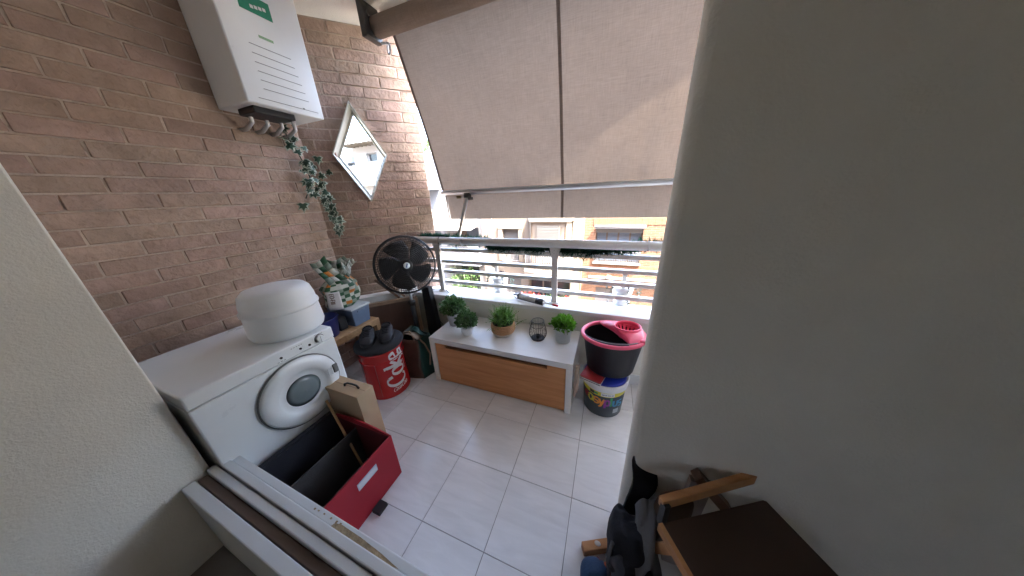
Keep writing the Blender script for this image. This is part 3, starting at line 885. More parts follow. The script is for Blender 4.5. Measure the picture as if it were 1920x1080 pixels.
for x in (-2.05, -1.56):
    for y in (.28, .79):
        b = MB(); b.lathe([(.02, 0), (.02, .0125)], x, y, 12); b.build('foot', M_black, dr, off)

b = MB(); b.box(-1.5125, -1.5112, .245, .826, .118, .1205); b.build('kick_plate_seam', M_grey, dr, off)
b = MB(); b.box(-1.5125, -1.509, .27, .40, .035, .10, bev=.002); b.build('filter_flap', M_white, dr, off)
b = MB()
for k in range(5): b.box(-1.5085, -1.5074, .615 + .012 * k, .621 + .012 * k, .786, .7885)
for k in range(3): b.box(-1.5085, -1.5074, .545 + .014 * k, .553 + .014 * k, .748, .7505)
for k in range(6): b.box(-1.5085, -1.5074, .735 + .008 * k, .738 + .008 * k, .797, .8)
b.build('panel_marks', M_grey, dr, off)

# white tub on the dryer
tb = thing('plastic_tub', (-1.715, .735, .8065), 'round white plastic tub with domed lid standing on the dryer', 'tub')
b = MB(); b.lathe([(.150, 0.0), (.166, .008), (.174, .03), (.168, .15), (.166, .155)], 0, 0, 48); b.build('body', M_whitep, tb)
b = MB(); b.lathe([(.172, .146), (.176, .149), (.176, .160), (.168, .164), (.165, .20), (.155, .245), (.135, .268), (.09, .278), (.002, .282)], 0, 0, 48); b.build('lid', M_whitep, tb)

# ------------------------------------------------------------------ wooden bench with things on it
sh = thing('wooden_bench', (-2.08, 1.13, 0), 'low light wooden slatted bench between dryer and brick corner', 'bench')
off = Vector(sh.location)
for k in range(4):
    x0 = -2.27 + .094 * k
    b = MB(); b.box(x0, x0 + .087, .86, 1.46, .478, .498, bev=.003); b.build('slat', M_wood, sh, off)
b = MB(); b.box(-1.925, -1.905, .86, 1.46, .440, .499, bev=.003); b.build('front_rail', M_wood, sh, off)
for x in (-2.255, -1.945):
    for y in (.875, 1.43):
        b = MB(); b.hexa([(x, y, 0.0), (x + .03, y, 0), (x + .03, y + .03, 0), (x, y + .03, 0), (x - .005, y - .005, .478), (x + .035, y - .005, .478), (x + .035, y + .035, .478), (x - .005, y + .035, .478)]); b.build('leg', M_wood, sh, off)

bs = thing('basin', (-2.035, 1.08, .499), 'dark blue round plastic basin on the wooden bench', 'basin')
b = MB(); b.lathe([(.075, 0), (.082, .004), (.105, .155), (.110, .158), (.110, .163), (.102, .163), (.099, .155), (.078, .01), (.001, .008)], 0, 0, 40, True, False); b.build('bowl', M_blue, bs)
sb = thing('storage_box', (-2.05, 1.33, .499), 'blue grey plastic storage box with pale lid on the wooden bench', 'box')
off = Vector(sb.location)
b = MB(); b.hexa([(-2.225, 1.262, .4995), (-1.945, 1.262, .4995), (-1.945, 1.408, .4995), (-2.225, 1.408, .4995), (-2.24, 1.25, .65), (-1.93, 1.25, .65), (-1.93, 1.42, .65), (-2.24, 1.42, .65)], bev=.006); b.build('tray', M_bluegrey, sb, off)
b = MB(); b.box(-2.245, -1.922, 1.243, 1.427, .652, .668, bev=.005); b.build('lid', M_lid, sb, off)
b = MB(); b.box(-1.9365, -1.927, 1.30, 1.37, .618, .636, bev=.003); b.build('grip', M_bluegrey, sb, off)
b = MB(); b.box(-2.15, -1.99, 1.165, 1.235, .4995, .615, bev=.01)
tag(b.build('black_box', M_blackm), 'small black box between the blue basin and the storage box', 'box')

# checked carrier bag, knotted
pbg = thing('carrier_bag', (-2.08, 1.315, .669), 'knotted carrier bag with green white and orange checks', 'bag')
b = MB()
rb = random.Random(3)
def bagfn(u, w):
    a = 2 * PI * u
    r = (0.105 + .018 * math.sin(PI * w)) * (1 - .0 * w)
    if w > .55: r *= max(.16, 1 - (w - .55) * 1.75)
    if w < .08: r *= .8 + 2.5 * w
    n_ = noise.noise(Vector((math.cos(a) * 2, math.sin(a) * 2, w * 4))) + .6 * noise.noise(Vector((math.cos(a) * 6, math.sin(a) * 6, w * 6)))
    r *= 1 + .17 * n_
    return Vector((r * math.cos(a) * .85 - .02 * w, r * math.sin(a) * 1.15 + .02 * w, .31 * w))
NU, NV = 36, 22
gv = [[b.v(bagfn(i / NU, j / NV)) for j in range(NV + 1)] for i in range(NU)]
for i in range(NU):
    for j in range(NV):
        ci, cj = i // 2, j // 2
        h_ = (ci * 7 + cj * 13 + ci * cj * 5) % 11
        b.mi = 2 if (ci + cj) % 2 == 0 and h_ < 7 else (3 if h_ == 8 else (1 if h_ in (2, 5, 9) else 0))
        b._f([gv[i][j], gv[(i + 1) % NU][j], gv[(i + 1) % NU][j + 1], gv[i][j + 1]], True)
b._f([gv[i][0] for i in range(NU)][::-1])
b.build('sack', [M_bagw, M_bagg, M_bagdg, M_bago], pbg, nrm=False)
b = MB()
# tied handles flopping up and left, plus the knot tails
def flap(p0, p1, w, mi, n=5):
    p0 = Vector(p0); p1 = Vector(p1); d = p1 - p0; s = Vector((.25, .9, .1)).cross(d).normalized() if False else d.cross(Vector((1, -.6, 0))).normalized()
    for i in range(n):
        for k in range(3):
            b.mi = mi[(i * 2 + k) % len(mi)]
            def P(t, q): return p0 + d * t + s * (q - .5) * w * (1 - .25 * t) + Vector((.02 * math.sin(6 * t + q), -.01 * q, .015 * math.sin(4 * q + t * 3)))
            b.poly([P(i / n, k / 3), P((i + 1) / n, k / 3), P((i + 1) / n, (k + 1) / 3), P(i / n, (k + 1) / 3)], True)
flap((.05, -.02, .18), (-.01, -.10, .42), .15, (0, 2, 1, 0, 2, 3))
flap((-.02, .03, .22), (.0, .02, .40), .13, (2, 0, 1, 0))
flap((.03, .04, .26), (.04, .11, .40), .07, (0, 0, 1))
flap((.03, .06, .28), (.05, .16, .36), .05, (0, 0, 0))
b.build('handle', [M_bagw, M_bagg, M_bagdg, M_bago], pbg, nrm=False, solid=.002)
b = MB()
def lf(u, w):
    a = R(-58) + (u - .5) * .85
    rr = .124 + .004 * math.sin(w * 6)
    return Vector((rr * math.cos(a) * .90 + .004, rr * math.sin(a) * 1.15, .012 + .15 * w))
b.grid(lf, 8, 6); b.build('white_panel', M_paper, pbg, nrm=False, solid=.002)
b = MB()
write(b, 'EO-FILL', .030, lambda x, y: lf(.30 + y / .1, .93 - x / .15) + Vector((.004, -.004, 0)), .16, .2)
b.build('lettering', mat('panel_print', (.16, .09, .05), .6), pbg, nrm=False)

# ------------------------------------------------------------------ drinks tin stool
ck = thing('tin_stool', (-1.645, 1.21, 0), 'red round tin stool with Coke lettering and a black cushion', 'stool')
b = MB(); RC = .162
b.lathe([(.158, 0.0), (RC + .002, .003), (RC + .002, .012), (RC, .016), (RC, .40), (RC + .003, .404), (RC + .003, .415), (RC - .004, .418)], 0, 0, 64); b.build('tin', M_cokered, ck)
b = MB(); b.lathe([(.15, .419), (.172, .422), (.180, .435), (.178, .455), (.160, .468), (.10, .474), (.002, .475)], 0, 0, 48); b.build('cushion', M_blackm, ck)
PH = R(-8)
def cyl(phi0, z0, r=RC + .0012):
    def fn(u, v):       # u runs upward (reading bottom to top), v towards the left
        a = phi0 - v / RC
        return (r * math.cos(a), r * math.sin(a), z0 + u)
    return fn
b = MB(); write(b, 'Coke', .150, cyl(R(12), .095), .055, .175, nib=R(0), xs=.84, gap=-.02)
b.build('lettering', M_cokewh, ck, nrm=False)
def cylh(phi0, z0, r=RC + .0012):
    def fn(u, v):
        a = phi0 + u / RC
        return (r * math.cos(a), r * math.sin(a), z0 + v + u * .12)
    return fn
b = MB(); write(b, 'Coca-Cola', .034, cylh(R(-32), .045), .05, .17, nib=R(20), slant=.3, xs=.85, gap=-.05)
b.build('lettering', M_cokewh, ck, nrm=False)
b = MB()
pts = [(.02, .0), (.035, .03), (.05, .05), (.075, .06), (.11, .055), (.11, .02), (.07, .012), (.045, .002)]
fn = cyl(R(22), .295)
b.poly([fn(x, y) for x, y in pts])
fn = cyl(R(18), .10)
for (x0, x1, y) in ((.10, .185, .0),):
    b.poly([fn(x0, y), fn(x1, y), fn(x1, y + .004), fn(x0, y + .004)])
b.build('ribbon', M_cokewh, ck, nrm=False)
b = MB(); b.box(RC - .001, RC + .0015, -.002, .002, .03, .33, Matrix.Rotation(R(-62), 4, 'Z')); b.build('seam', mat('tin_seam', (.36, .06, .06), .4), ck)
b = MB(); b.ring((0, 0, .335), (0, 0, 1), RC + .0005, .0035, 64, 6); b.build('bead', M_cokered, ck)

# black shoes on the cushion
def shoe_parts(root):
    b = MB()
    ns, nr = 16, 14
    rings = []
    for i in range(ns + 1):
        t = i / ns                      # heel 0 -> toe 1, along +x
        x = -.13 + .26 * t
        wd = .034 + .013 * math.sin(PI * min(1, t * 1.05)) + (.006 if t > .55 else 0)
        if t < .08: wd *= .6 + 5 * t
        if t > .9: wd *= max(.25, 1 - ((t - .9) / .1) ** 2 * .75)
        top = (.070 + .012 * math.sin(PI * min(1, t * 1.6))) if t < .42 else .078 - (t - .42) * .045
        if t > .88: top -= (t - .88) * .25
        ring = []
        for k in range(nr):
            a = 2 * PI * k / nr
            cy_ = math.copysign(abs(math.cos(a)) ** .7, math.cos(a)); sz = math.sin(a)
            z = .018 + (top - .018) * (.5 + .5 * math.copysign(abs(sz) ** .8, sz))
            ring.append(b.v((x, wd * cy_ * (1 - .25 * max(0, sz)), z)))
        rings.append(ring)
    for i in range(ns):
        for k in range(nr):
            b._f([rings[i][k], rings[i][(k + 1) % nr], rings[i + 1][(k + 1) % nr], rings[i + 1][k]], True)
    b._f(rings[0][::-1]); b._f(rings[-1])
    b.build('upper', M_shoe, root)
    b = MB()
    pl = []
    for i in range(20):
        a = 2 * PI * i / 20
        pl.append((.137 * math.copysign(abs(math.cos(a)) ** .8, math.cos(a)), (.046 + (.008 if math.cos(a) > 0 else -.004)) * math.copysign(abs(math.sin(a)) ** .8, math.sin(a))))
    b.prism(pl, 0, .022); b.build('sole', M_black, root)
    b = MB()
    b.lathe([(.032, .068), (.038, .076), (.034, .082), (.027, .076), (.022, .060)], -.07, 0, 20, False, True, None, True, 1.45, .95); b.build('collar', M_denim, root)
    for k in range(4):
        b = MB(); x = -.005 + .022 * k
        zt = .081 - max(0, (x + .13) / .26 - .42) * .045
        b.tube([(x, -.03, zt - .012), (x + .002, -.012, zt), (x + .002, .012, zt), (x, .03, zt - .012)], .003, 5); b.build('lace', M_denim, root)
s1 = thing('shoe', (-1.695, 1.165, .475), 'left dark lace up shoe on the red stool nearer the bench', 'shoe', 'pair of dark shoes on the red stool', R(-58)); shoe_parts(s1)
s2 = copy_tree(s1); s2.location = (-1.595, 1.255, .475); s2.rotation_euler = (0, 0, R(-48)); s2['label'] = 'right dark lace up shoe on the red stool nearer the fan'
s1.rotation_euler = (0, 0, R(-46)); s1.scale = (.9, 1.05, .95); s2.scale = (.9, 1.05, .95)

# ------------------------------------------------------------------ shopping bag beside the stool
sg = thing('shopping_bag', (-1.50, 1.46, 0), 'dark green and brown shopping bag standing between stool and white bench', 'bag')
off = Vector(sg.location)
def wob(p, s=.012): return Vector(p) + Vector((noise.noise(Vector(p) * 9), noise.noise(Vector(p) * 9 + Vector((5, 0, 0))), noise.noise(Vector(p) * 9 + Vector((0, 5, 0))))) * s
fl = Vector((-1.59, 1.34, 0)); fr = Vector((-1.415, 1.375, 0)); brr = Vector((-1.36, 1.55, 0)); bll = Vector((-1.60, 1.56, 0))
top = [Vector((-1.655, 1.40, .36)), Vector((-1.47, 1.43, .34)), Vector((-1.43, 1.55, .37)), Vector((-1.64, 1.56, .40))]
def quad(b, p00, p10, p11, p01, n=8, s=.014):
    b.grid(lambda u, w: wob((p00.lerp(p10, u)).lerp(p01.lerp(p11, u), w), s), n, n)
b = MB(); quad(b, fl, fr, top[1], top[0]); b.build('front', M_shopb, sg, off, solid=.002)
b = MB(); quad(b, fr, brr, top[2], top[1]); b.build('side', M_shopg, sg, off, solid=.002)
b = MB(); quad(b, bll, fl, top[0], top[3]); quad(b, brr, bll, top[3], top[2]); b.poly([fl + Vector((0, 0, .003)), fr + Vector((0, 0, .003)), brr + Vector((0, 0, .003)), bll + Vector((0, 0, .003))]); b.build('back', M_shopd, sg, off, solid=.002)
b = MB(); b.tube([(-1.62, 1.42, .36), (-1.60, 1.43, .41), (-1.55, 1.44, .42), (-1.51, 1.43, .385), (-1.50, 1.43, .34)], .008, 6); b.tube([(-1.47, 1.45, .36), (-1.435, 1.47, .30), (-1.40, 1.48, .2), (-1.395, 1.45, .1)], .007, 6); b.build('handle', M_kraft, sg, off)
b = MB(); b.grid(lambda u, w: wob((-1.64 + .19 * u, 1.41 + .10 * w, .37 + .05 * math.sin(PI * u) - .03 * w), .02), 8, 6); b.build('flap', M_kraft, sg, off, solid=.003)
b = MB(); b.grid(lambda u, w: wob((-1.60 + .18 * u, 1.48 + .07 * w, .40 + .02 * math.sin(5 * u) - .05 * w * u), .02), 8, 6); b.build('liner', M_shopg, sg, off, solid=.003)

# ------------------------------------------------------------------ framed panel, wooden frame and black case behind the fan
pn = thing('framed_panel', (-1.9, 1.60, 0), 'brown panel with pale wooden edge leaning under the fan', 'panel')
off = Vector(pn.location)
def dq(s, o, z): return dpt(s, o, z)
b = MB(); b.hexa([dq(.06, .26, 0.002), dq(.60, .26, .002), dq(.60, .245, .002), dq(.06, .245, .002), dq(.06, .20, .60), dq(.60, .20, .60), dq(.60, .185, .60), dq(.06, .185, .60)]); b.build('board', M_pan, pn, off)
for a, c in ((dq(.05, .205, .60), dq(.61, .205, .60)), (dq(.605, .265, 0.012), dq(.605, .205, .59))):
    b = MB(); b.bar(a, c, .03, .03, up=(S2, -S2, .1)); b.build('edge_strip', M_pane_ed, pn, off)
fw = thing('folded_trestle', (-2.0, 1.72, .62), 'dark brown folded wooden trestle leaning behind the fan', 'trestle')
off = Vector(fw.location)
b = MB(); b.bar((-2.03, 1.615, .80), (-1.86, 1.70, .60), .02, .04, up=(.7, -.7, .2)); b.build('rail', M_dkwood, fw, off)
b = MB(); b.bar((-1.985, 1.64, .81), (-1.815, 1.725, .61), .02, .025, up=(.7, -.7, .2)); b.build('rail', M_pane_ed, fw, off)
b = MB(); b.bar((-2.02, 1.62, .785), (-1.98, 1.645, .80), .015, .03); b.build('crosspiece', M_dkwood, fw, off)
b = MB(); b.hexa([(-1.60, 1.72, 0), (-1.46, 1.72, 0), (-1.46, 1.80, 0), (-1.60, 1.80, 0), (-1.66, 1.79, .70), (-1.57, 1.79, .70), (-1.57, 1.85, .70), (-1.66, 1.85, .70)], bev=.008)
tag(b.build('black_case', M_blackm), 'tall narrow black case leaning on the wall behind the fan', 'case')

# ------------------------------------------------------------------ pedestal fan
FC = Vector((-1.60, 1.60, .975)); FN = Vector((.74, -.64, .16)).normalized()
fn_ = thing('pedestal_fan', (-1.575, 1.63, 0), 'black pedestal fan with round wire grille and pale badge', 'fan')
off = Vector(fn_.location)
fs = FN.cross(Vector((0, 0, 1))).normalized() * -1; fu = FN.cross(fs) * -1
if fu.z < 0: fu = -fu
def fp(r, a, d): return FC + fs * (r * math.cos(a)) + fu * (r * math.sin(a)) + FN * d
FR = .240
def dome(r): return .075 * math.sqrt(max(0, 1 - (r / (FR + .015)) ** 2)) - .01
b = MB()
for k in range(13):
    r = .05 + (FR - .05) * (k + .5) / 13
    b.tube([fp(r, 2 * PI * i / 48, dome(r)) for i in range(48)], .0028, 4, closed=True)
for k in range(72):
    a = 2 * PI * k / 72
    b.tube([fp(r, a + (.35 * (r - .05) / FR), dome(r)) for r in (.05, .11, .175, .217, FR)], .0022, 4, cap=False)
b.build('front_grille', M_black, fn_, off)
b = MB()
for r in (.09, .15, .21): b.tube([fp(r, 2 * PI * i / 40, -.085 + .03 * (r / FR) ** 3) for i in range(40)], .0018, 4, closed=True)
for k in range(48):
    a = 2 * PI * k / 48
    b.tube([fp(.06, a, -.085), fp(.17, a - .1, -.08), fp(.222, a - .2, -.055), fp(FR, a - .22, -.015)], .0015, 4, cap=False)
b.build('rear_grille', M_black, fn_, off)
b = MB(); b.tube([fp(FR + .004, 2 * PI * i / 64, -.006) for i in range(64)], .0085, 8, closed=True); b.build('rim', M_black, fn_, off)
for k in range(5):
    a0 = 2 * PI * k / 5 + .35
    b = MB()
    def bl(u, w, a0=a0):
        r = .045 + .165 * u
        a = a0 + (w - .5) * (1.0 + .25 * math.sin(PI * u)) * (1 - .1 * u) + .35 * u
        return fp(r, a, -.012 + (w - .5) * .05)
    b.grid(bl, 8, 8); b.build('blade', mat('smoky_blade', (.012, .012, .014), .35), fn_, off, solid=.002)
b = MB()
mtx = Matrix.Translation(FC) @ FN.to_track_quat('Z', 'Y').to_matrix().to_4x4()
b.lathe([(.05, -.01), (.052, .06), (.046, .072), (.03, .074)], 0, 0, 32, True, True, mtx); hub = b.build('hub', M_black, fn_, off)
b = MB(); b.lathe([(.026, .0745), (.0255, .0765), (.001, .078)], 0, 0, 32, True, False, mtx); b.build('badge', mat('badge_white', (.62, .70, .74), .3), hub, off)
b = MB(); b.box(-.004, .004, -.017, .017, .0775, .0788, mtx @ Matrix.Rotation(R(-20), 4, 'Z')); b.build('badge_print', mat('badge_blue', (.02, .09, .28), .4), hub, off)
b = MB(); b.lathe([(.03, -.22), (.055, -.21), (.06, -.12), (.055, -.09)], 0, 0, 28, True, True, mtx); b.build('motor', M_black, fn_, off)
PB = FC - FN * .15
b = MB(); b.tube([(PB.x, PB.y, .95), (PB.x, PB.y, .70)], .025, 14); b.build('neck', M_black, fn_, off)
px, py = PB.x + .02, PB.y - .02
b = MB(); b.tube([(PB.x, PB.y, .72), (PB.x, PB.y, .56)], .014, 14); b.build('inner_tube', M_alu, fn_, off)
b = MB(); b.tube([(PB.x, PB.y, .57), (PB.x, PB.y, .03)], .021, 16); b.lathe([(.03, .55), (.032, .585), (.02, .6)], PB.x, PB.y, 16); b.build('outer_tube', M_black, fn_, off)
b = MB(); b.lathe([(.19, 0.0), (.19, .018), (.12, .035), (.03, .05)], PB.x, PB.y, 36); b.build('base', M_black, fn_, off)

# ------------------------------------------------------------------ storage bench
bn = thing('storage_bench', (-.723, 1.62, 0), 'low white storage bench with oak front under the railing', 'bench')
off = Vector(bn.location)
BX0, BX1, BY0, BY1, BT = -1.307, -.140, 1.395, 1.845, .434
b = MB(); b.box(BX0, BX1, BY0, BY1, .389, BT, bev=.0025); b.build('top', M_benchw, bn, off)
b = MB(); b.box(BX0 + .0005, BX0 + .045, BY0 + .001, BY1 - .001, .0005, .3885, bev=.002); b.build('side_panel', M_benchw, bn, off)
b = MB(); b.box(BX1 - .045, BX1 - .0005, BY0 + .001, BY1 - .001, .0005, .3885, bev=.002); b.build('side_panel', M_benchw, bn, off)
fx0, fx1 = BX0 + .048, BX1 - .048
sx0, sx1 = fx0 + .10, fx1 - .13
b = MB()
y0, y1 = BY0 + .010, BY0 + .030
b.box(fx0, fx1, y0, y1, .012, .352); b.box(fx0, sx0, y0, y1, .352, .386); b.box(sx1, fx1, y0, y1, .352, .386)
b.build('drawer_front', M_bench, bn, off)
b = MB(); b.box(sx0 - .01, sx1 + .01, y1 + .001, y1 + .012, .34, .388); b.build('handle_slot', M_benchd, bn, off)
b = MB(); b.box(fx0 - .002, fx1 + .002, BY1 - .02, BY1 - .004, .001, .388); b.build('back_panel', M_benchw, bn, off)

# plants on the bench
def leafball(b, c, r, n, ls, flat=.8, up=0.0, mi=(0,), seed=1, open_=.5):
    rr = random.Random(seed)
    for i in range(n):
        d = Vector((rr.gauss(0, 1), rr.gauss(0, 1), rr.gauss(0, 1))).normalized()
        if d.z < -.55: d.z = -d.z * .4
        lump = 1 + .34 * noise.noise(d * 2.9 + Vector((seed * 3.1, 0, 0)))
        q = r * lump * (open_ + (1 - open_) * rr.random() ** .45)
        p = Vector(c) + Vector((d.x * q, d.y * q, d.z * q * flat))
        t = (d + Vector((rr.gauss(0, .6), rr.gauss(0, .6), rr.gauss(0, .6) + up))).normalized()
        s = t.cross(Vector((rr.gauss(0, 1), rr.gauss(0, 1), rr.gauss(0, 1)))).normalized()
        l = ls * rr.uniform(.7, 1.25)
        b.mi = rr.choice(mi)
        nn = s.cross(t) * l * .15
        b.poly([p, p + t * l * .5 + s * l * .32 + nn, p + t * l, p + t * l * .5 - s * l * .32 + nn])
def potted(name, loc, label, pr_, foliage, cat='potted plant', group=None, potmat=M_pot, potparts=None):
    r = thing(name, loc, label, cat, group)
    for nm, prof, m in pr_:
        b = MB(); b.lathe(prof, 0, 0, 36, True, False); b.build(nm, m, r)
    return r
def pot_profile(rb, rt, h, band=None):
    pf = [(rb * .93, 0), (rb, .004)]
    if band: pf += [(rb + (rt - rb) * .5, band), (rb + (rt - rb) * .5 + .006, band + .004)]
    pf += [(rt, h - .004), (rt, h), (rt - .005, h), (rt - .007, h - .01), (rb - .006, .01), (.001, .009)]
    return pf
GP = 'artificial plants standing on the white bench'
p1 = thing('potted_plant', (-1.215, 1.655, BT), 'round boxwood plant in frosted pot at the rear left corner of the white bench', 'potted plant', GP)
b = MB(); b.lathe(pot_profile(.050, .062, .115, .07), 0, 0, 36, True, False); b.build('pot', M_pot, p1)
b = MB(); leafball(b, (0, 0, .165), .098, 760, .030, .80, seed=1); b.build('foliage', M_leaf1, p1, nrm=False, kind='stuff')
b = MB(); b.blob((0, 0, .15), (.055, .055, .05), nu=14, nv=10, amp=.2); b.build('core', M_leafd, p1)
p2 = thing('potted_plant', (-1.022, 1.538, BT), 'small dark boxwood ball in short white pot at the front of the white bench', 'potted plant', GP)
b = MB(); b.lathe(pot_profile(.038, .054, .075), 0, 0, 36, True, False); b.build('pot', M_potw, p2)
b = MB(); leafball(b, (0, 0, .125), .078, 760, .025, .92, seed=2); b.build('foliage', M_leaf1, p2, nrm=False, kind='stuff')
b = MB(); b.blob((0, 0, .12), (.048, .048, .05), nu=14, nv=10, amp=.2); b.build('core', M_leafd, p2)
p3 = thing('potted_plant', (-.737, 1.635, BT), 'spreading grass like plant in round woven basket at the middle of the white bench', 'potted plant', GP)
b = MB(); b.lathe([(.062, 0), (.074, .004), (.092, .030), (.093, .034)], 0, 0, 40, True, False); b.build('basket_base', M_basketw, p3)
b = MB()
for k in range(7):
    z = .036 + .0105 * k; r = .093 + .006 * math.sin(k * .5) + (0 if k < 5 else -.001)
    b.ring((0, 0, z), (0, 0, 1), r - .004, .0062, 40, 6)
b.build('basket', M_basket, p3)
b = MB(); b.lathe([(.085, .085), (.08, .10), (.02, .115), (.001, .116)], 0, 0, 24); b.build('soil', M_soil, p3)
b = MB(); rr = random.Random(9)
for i in range(420):
    a = rr.uniform(0, 2 * PI); tilt = abs(rr.gauss(0, .6)); l = rr.uniform(.08, .155) * (1 if tilt < .9 else .85)
    p = Vector((rr.gauss(0, .03), rr.gauss(0, .03), .10)); d = Vector((math.cos(a) * math.sin(tilt), math.sin(a) * math.sin(tilt), math.cos(tilt) + .1)).normalized()
    q = p + d * l; m_ = p + d * l * .55
    s = d.cross(Vector((rr.gauss(0, 1), rr.gauss(0, 1), .2))).normalized() * .0022
    q.z -= .02 * tilt
    b.poly([p - s, p + s, m_ + s, m_ - s]); b.poly([m_ - s, m_ + s, q + s * .3, q - s * .3])
    for k in range(5):
        t = .35 + .15 * k; pp = p.lerp(q, t); sd = (Vector((rr.gauss(0, 1), rr.gauss(0, 1), rr.gauss(0, .6))) + d * .8).normalized() * .016
        ss = sd.cross(d).normalized() * .0028
        b.poly([pp - ss, pp + ss, pp + sd + ss * .2, pp + sd - ss * .2])
b.build('foliage', M_leaf2, p3, nrm=False, kind='stuff')
b = MB(); leafball(b, (0, 0, .115), .075, 420, .022, .5, seed=5, open_=.1); b.build('lower_foliage', M_leafd, p3, nrm=False, kind='stuff')
p5 = thing('potted_plant', (-.253, 1.665, BT), 'bright green plant in tall frosted pot at the right end of the white bench', 'potted plant', GP)
b = MB(); b.lathe(pot_profile(.052, .064, .135, .085), 0, 0, 36, True, False); b.build('pot', M_pot, p5)
b = MB(); leafball(b, (0, 0, .145), .074, 520, .030, .66, up=.6, seed=4); b.build('foliage', M_leaf3, p5, nrm=False, kind='stuff')
b = MB(); b.lathe([(.058, .12), (.055, .135), (.001, .15)], 0, 0, 20); b.build('core', M_leafd, p5)

# wire lantern
ln = thing('wire_lantern', (-.447, 1.645, BT), 'black wire candle lantern between the plants on the white bench', 'lantern')
prof = [(.050, .004), (.064, .03), (.069, .05), (.064, .085), (.052, .125), (.047, .155)]
b = MB()
for k in range(26):
    a = 2 * PI * k / 26
    b.tube([(r * math.cos(a), r * math.sin(a), z) for r, z in prof], .0013, 4)
b.ring((0, 0, .155), (0, 0, 1), .047, .0026, 32, 6); b.ring((0, 0, .006), (0, 0, 1), .050, .0025, 32, 6)
b.build('cage', M_black, ln)
b = MB(); b.lathe([(.050, 0), (.052, .003), (.050, .010), (.02, .012)], 0, 0, 32); b.build('base', M_black, ln)
b = MB(); b.lathe([(.017, .012), (.019, .03), (.016, .031), (.012, .016)], 0, 0, 20); b.build('candle_cup', M_black, ln)
b = MB(); b.tube([(-.049, .0, .15), (-.058, -.02, .14), (-.045, -.05, .125), (0, -.066, .118), (.045, -.05, .125), (.058, -.02, .14), (.049, 0, .15)], .0018, 5); b.build('handle', M_black, ln)

# ------------------------------------------------------------------ caulking gun on the sill
cg = thing('caulking_gun', (-.55, 1.90, .618), 'caulking gun with white and dark cartridge and red nozzle lying on the sill', 'caulking gun')
off = Vector(cg.location)
A = Vector((-.72, 1.945, .652)); B_ = Vector((-.445, 1.855, .652)); D_ = (B_ - A).normalized(); N_ = Vector((-D_.y, D_.x, 0))
def seg(t0, t1, r, m, nm, r1=None):
    b = MB(); b.tube([A.lerp(B_, t0), A.lerp(B_, t1)], r, 20, r1=r1); b.build(nm, m, cg, off)
seg(.12, .72, .024, mat('cartridge_white', (.55, .55, .53), .5, var=.25, scale=50), 'cartridge')
seg(.724, .97, .0245, mat('cartridge_dark', (.03, .035, .05), .45), 'cartridge_end')
seg(.06, .118, .025, M_black, 'piston_plate')
seg(.972, 1.0, .022, M_paper, 'end_cap')
b = MB(); b.tube([B_, B_ + D_ * .075], .009, 12, r1=.006); b.build('nozzle', M_paper, cg, off)
b = MB(); b.tube([B_ + D_ * .076, B_ + D_ * .125], .0085, 12); b.build('nozzle_cap', mat('nozzle_red', (.55, .02, .02), .4), cg, off)
b = MB()
q0 = A - D_ * .03
for s in (-1, 1):
    b.tube([q0 + N_ * .01 * s + Vector((0, 0, -.008)), A + N_ * .028 * s + Vector((0, 0, -.014)), B_ + N_ * .028 * s + Vector((0, 0, -.014))], .004, 6)
b.tube([q0 - D_ * .09, A + D_ * .04], .004, 6)
b.build('cradle', M_black, cg, off)
b = MB(); b.tube([q0, q0 + N_ * .05 - Vector((0, 0, .012)), q0 + N_ * .11 + D_ * .09 - Vector((0, 0, .02))], .008, 8); b.build('trigger', M_iron, cg, off)
b = MB(); b.tube([q0 - D_ * .01, q0 + N_ * .06 - D_ * .02 - Vector((0, 0, .012)), q0 + N_ * .10 + D_ * .02 - Vector((0, 0, .02))], .007, 8); b.build('grip', M_black, cg, off)

# ------------------------------------------------------------------ white planters hooked outside the railing
def planter(root, seed, tall=1.0):
    rr = random.Random(seed)
    b = MB(); b.lathe([(.058, 0), (.062, .004), (.068, .06), (.0835, .145), (.086, .147), (.086, .155), (.079, .155), (.072, .10), (.05, .095)], 0, 0, 36, True, True); b.build('pot', M_potw, root)
    b = MB(); b.bar((0, -.066, .14), (0, -.066, .30), .03, .006, up=(0, 1, 0)); b.bar((0, -.069, .303), (0, -.115, .303), .03, .006); b.bar((0, -.115, .303), (0, -.115, .27), .03, .006, up=(0, 1, 0)); b.build('hook', M_rail, root)
    b = MB()
    for k in range(5):
        a = (-2.6, -.4, .3, 2.9, -1.2)[k] + rr.uniform(-.2, .2)
        pts = []
        L_ = rr.uniform(.10, .17)
        for i in range(7):
            t = i / 6
            r = .05 + .075 * t ** .6
            pts.append(Vector((r * math.cos(a) * 1.15, r * math.sin(a) * .7, max(.012, .155 + .045 * math.sin(PI * t * .7) - L_ * 1.15 * t * t))))
        b.tube(pts, .0016, 4)
        for i in range(26):
            t = rr.random(); j = min(int(t * 6), 5); p = pts[j].lerp(pts[j + 1], t * 6 - j)
            d = Vector((rr.gauss(0, 1), rr.gauss(0, 1), rr.gauss(0, .6))).normalized(); s = d.cross(Vector((rr.gauss(0, 1), rr.gauss(0, 1), 1))).normalized()
            l = rr.uniform(.014, .026)
            b.poly([p, p + d * l * .5 + s * l * .4, p + d * l, p + d * l * .5 - s * l * .4])
    b.build('trailing_plant', M_ivy, root, nrm=False, kind='stuff')
q1 = thing('planter', (-.945, 2.085, .622), 'white planter with dark succulent hooked over the railing left of the middle post', 'planter', 'white planters hooked outside the railing'); planter(q1, 1)
b = MB(); leafball(b, (0.01, 0, .165), .05, 60, .025, .6, seed=11); b.build('succulent', mat('dark_succulent', (.03, .02, .035), .5), q1, nrm=False, kind='stuff')
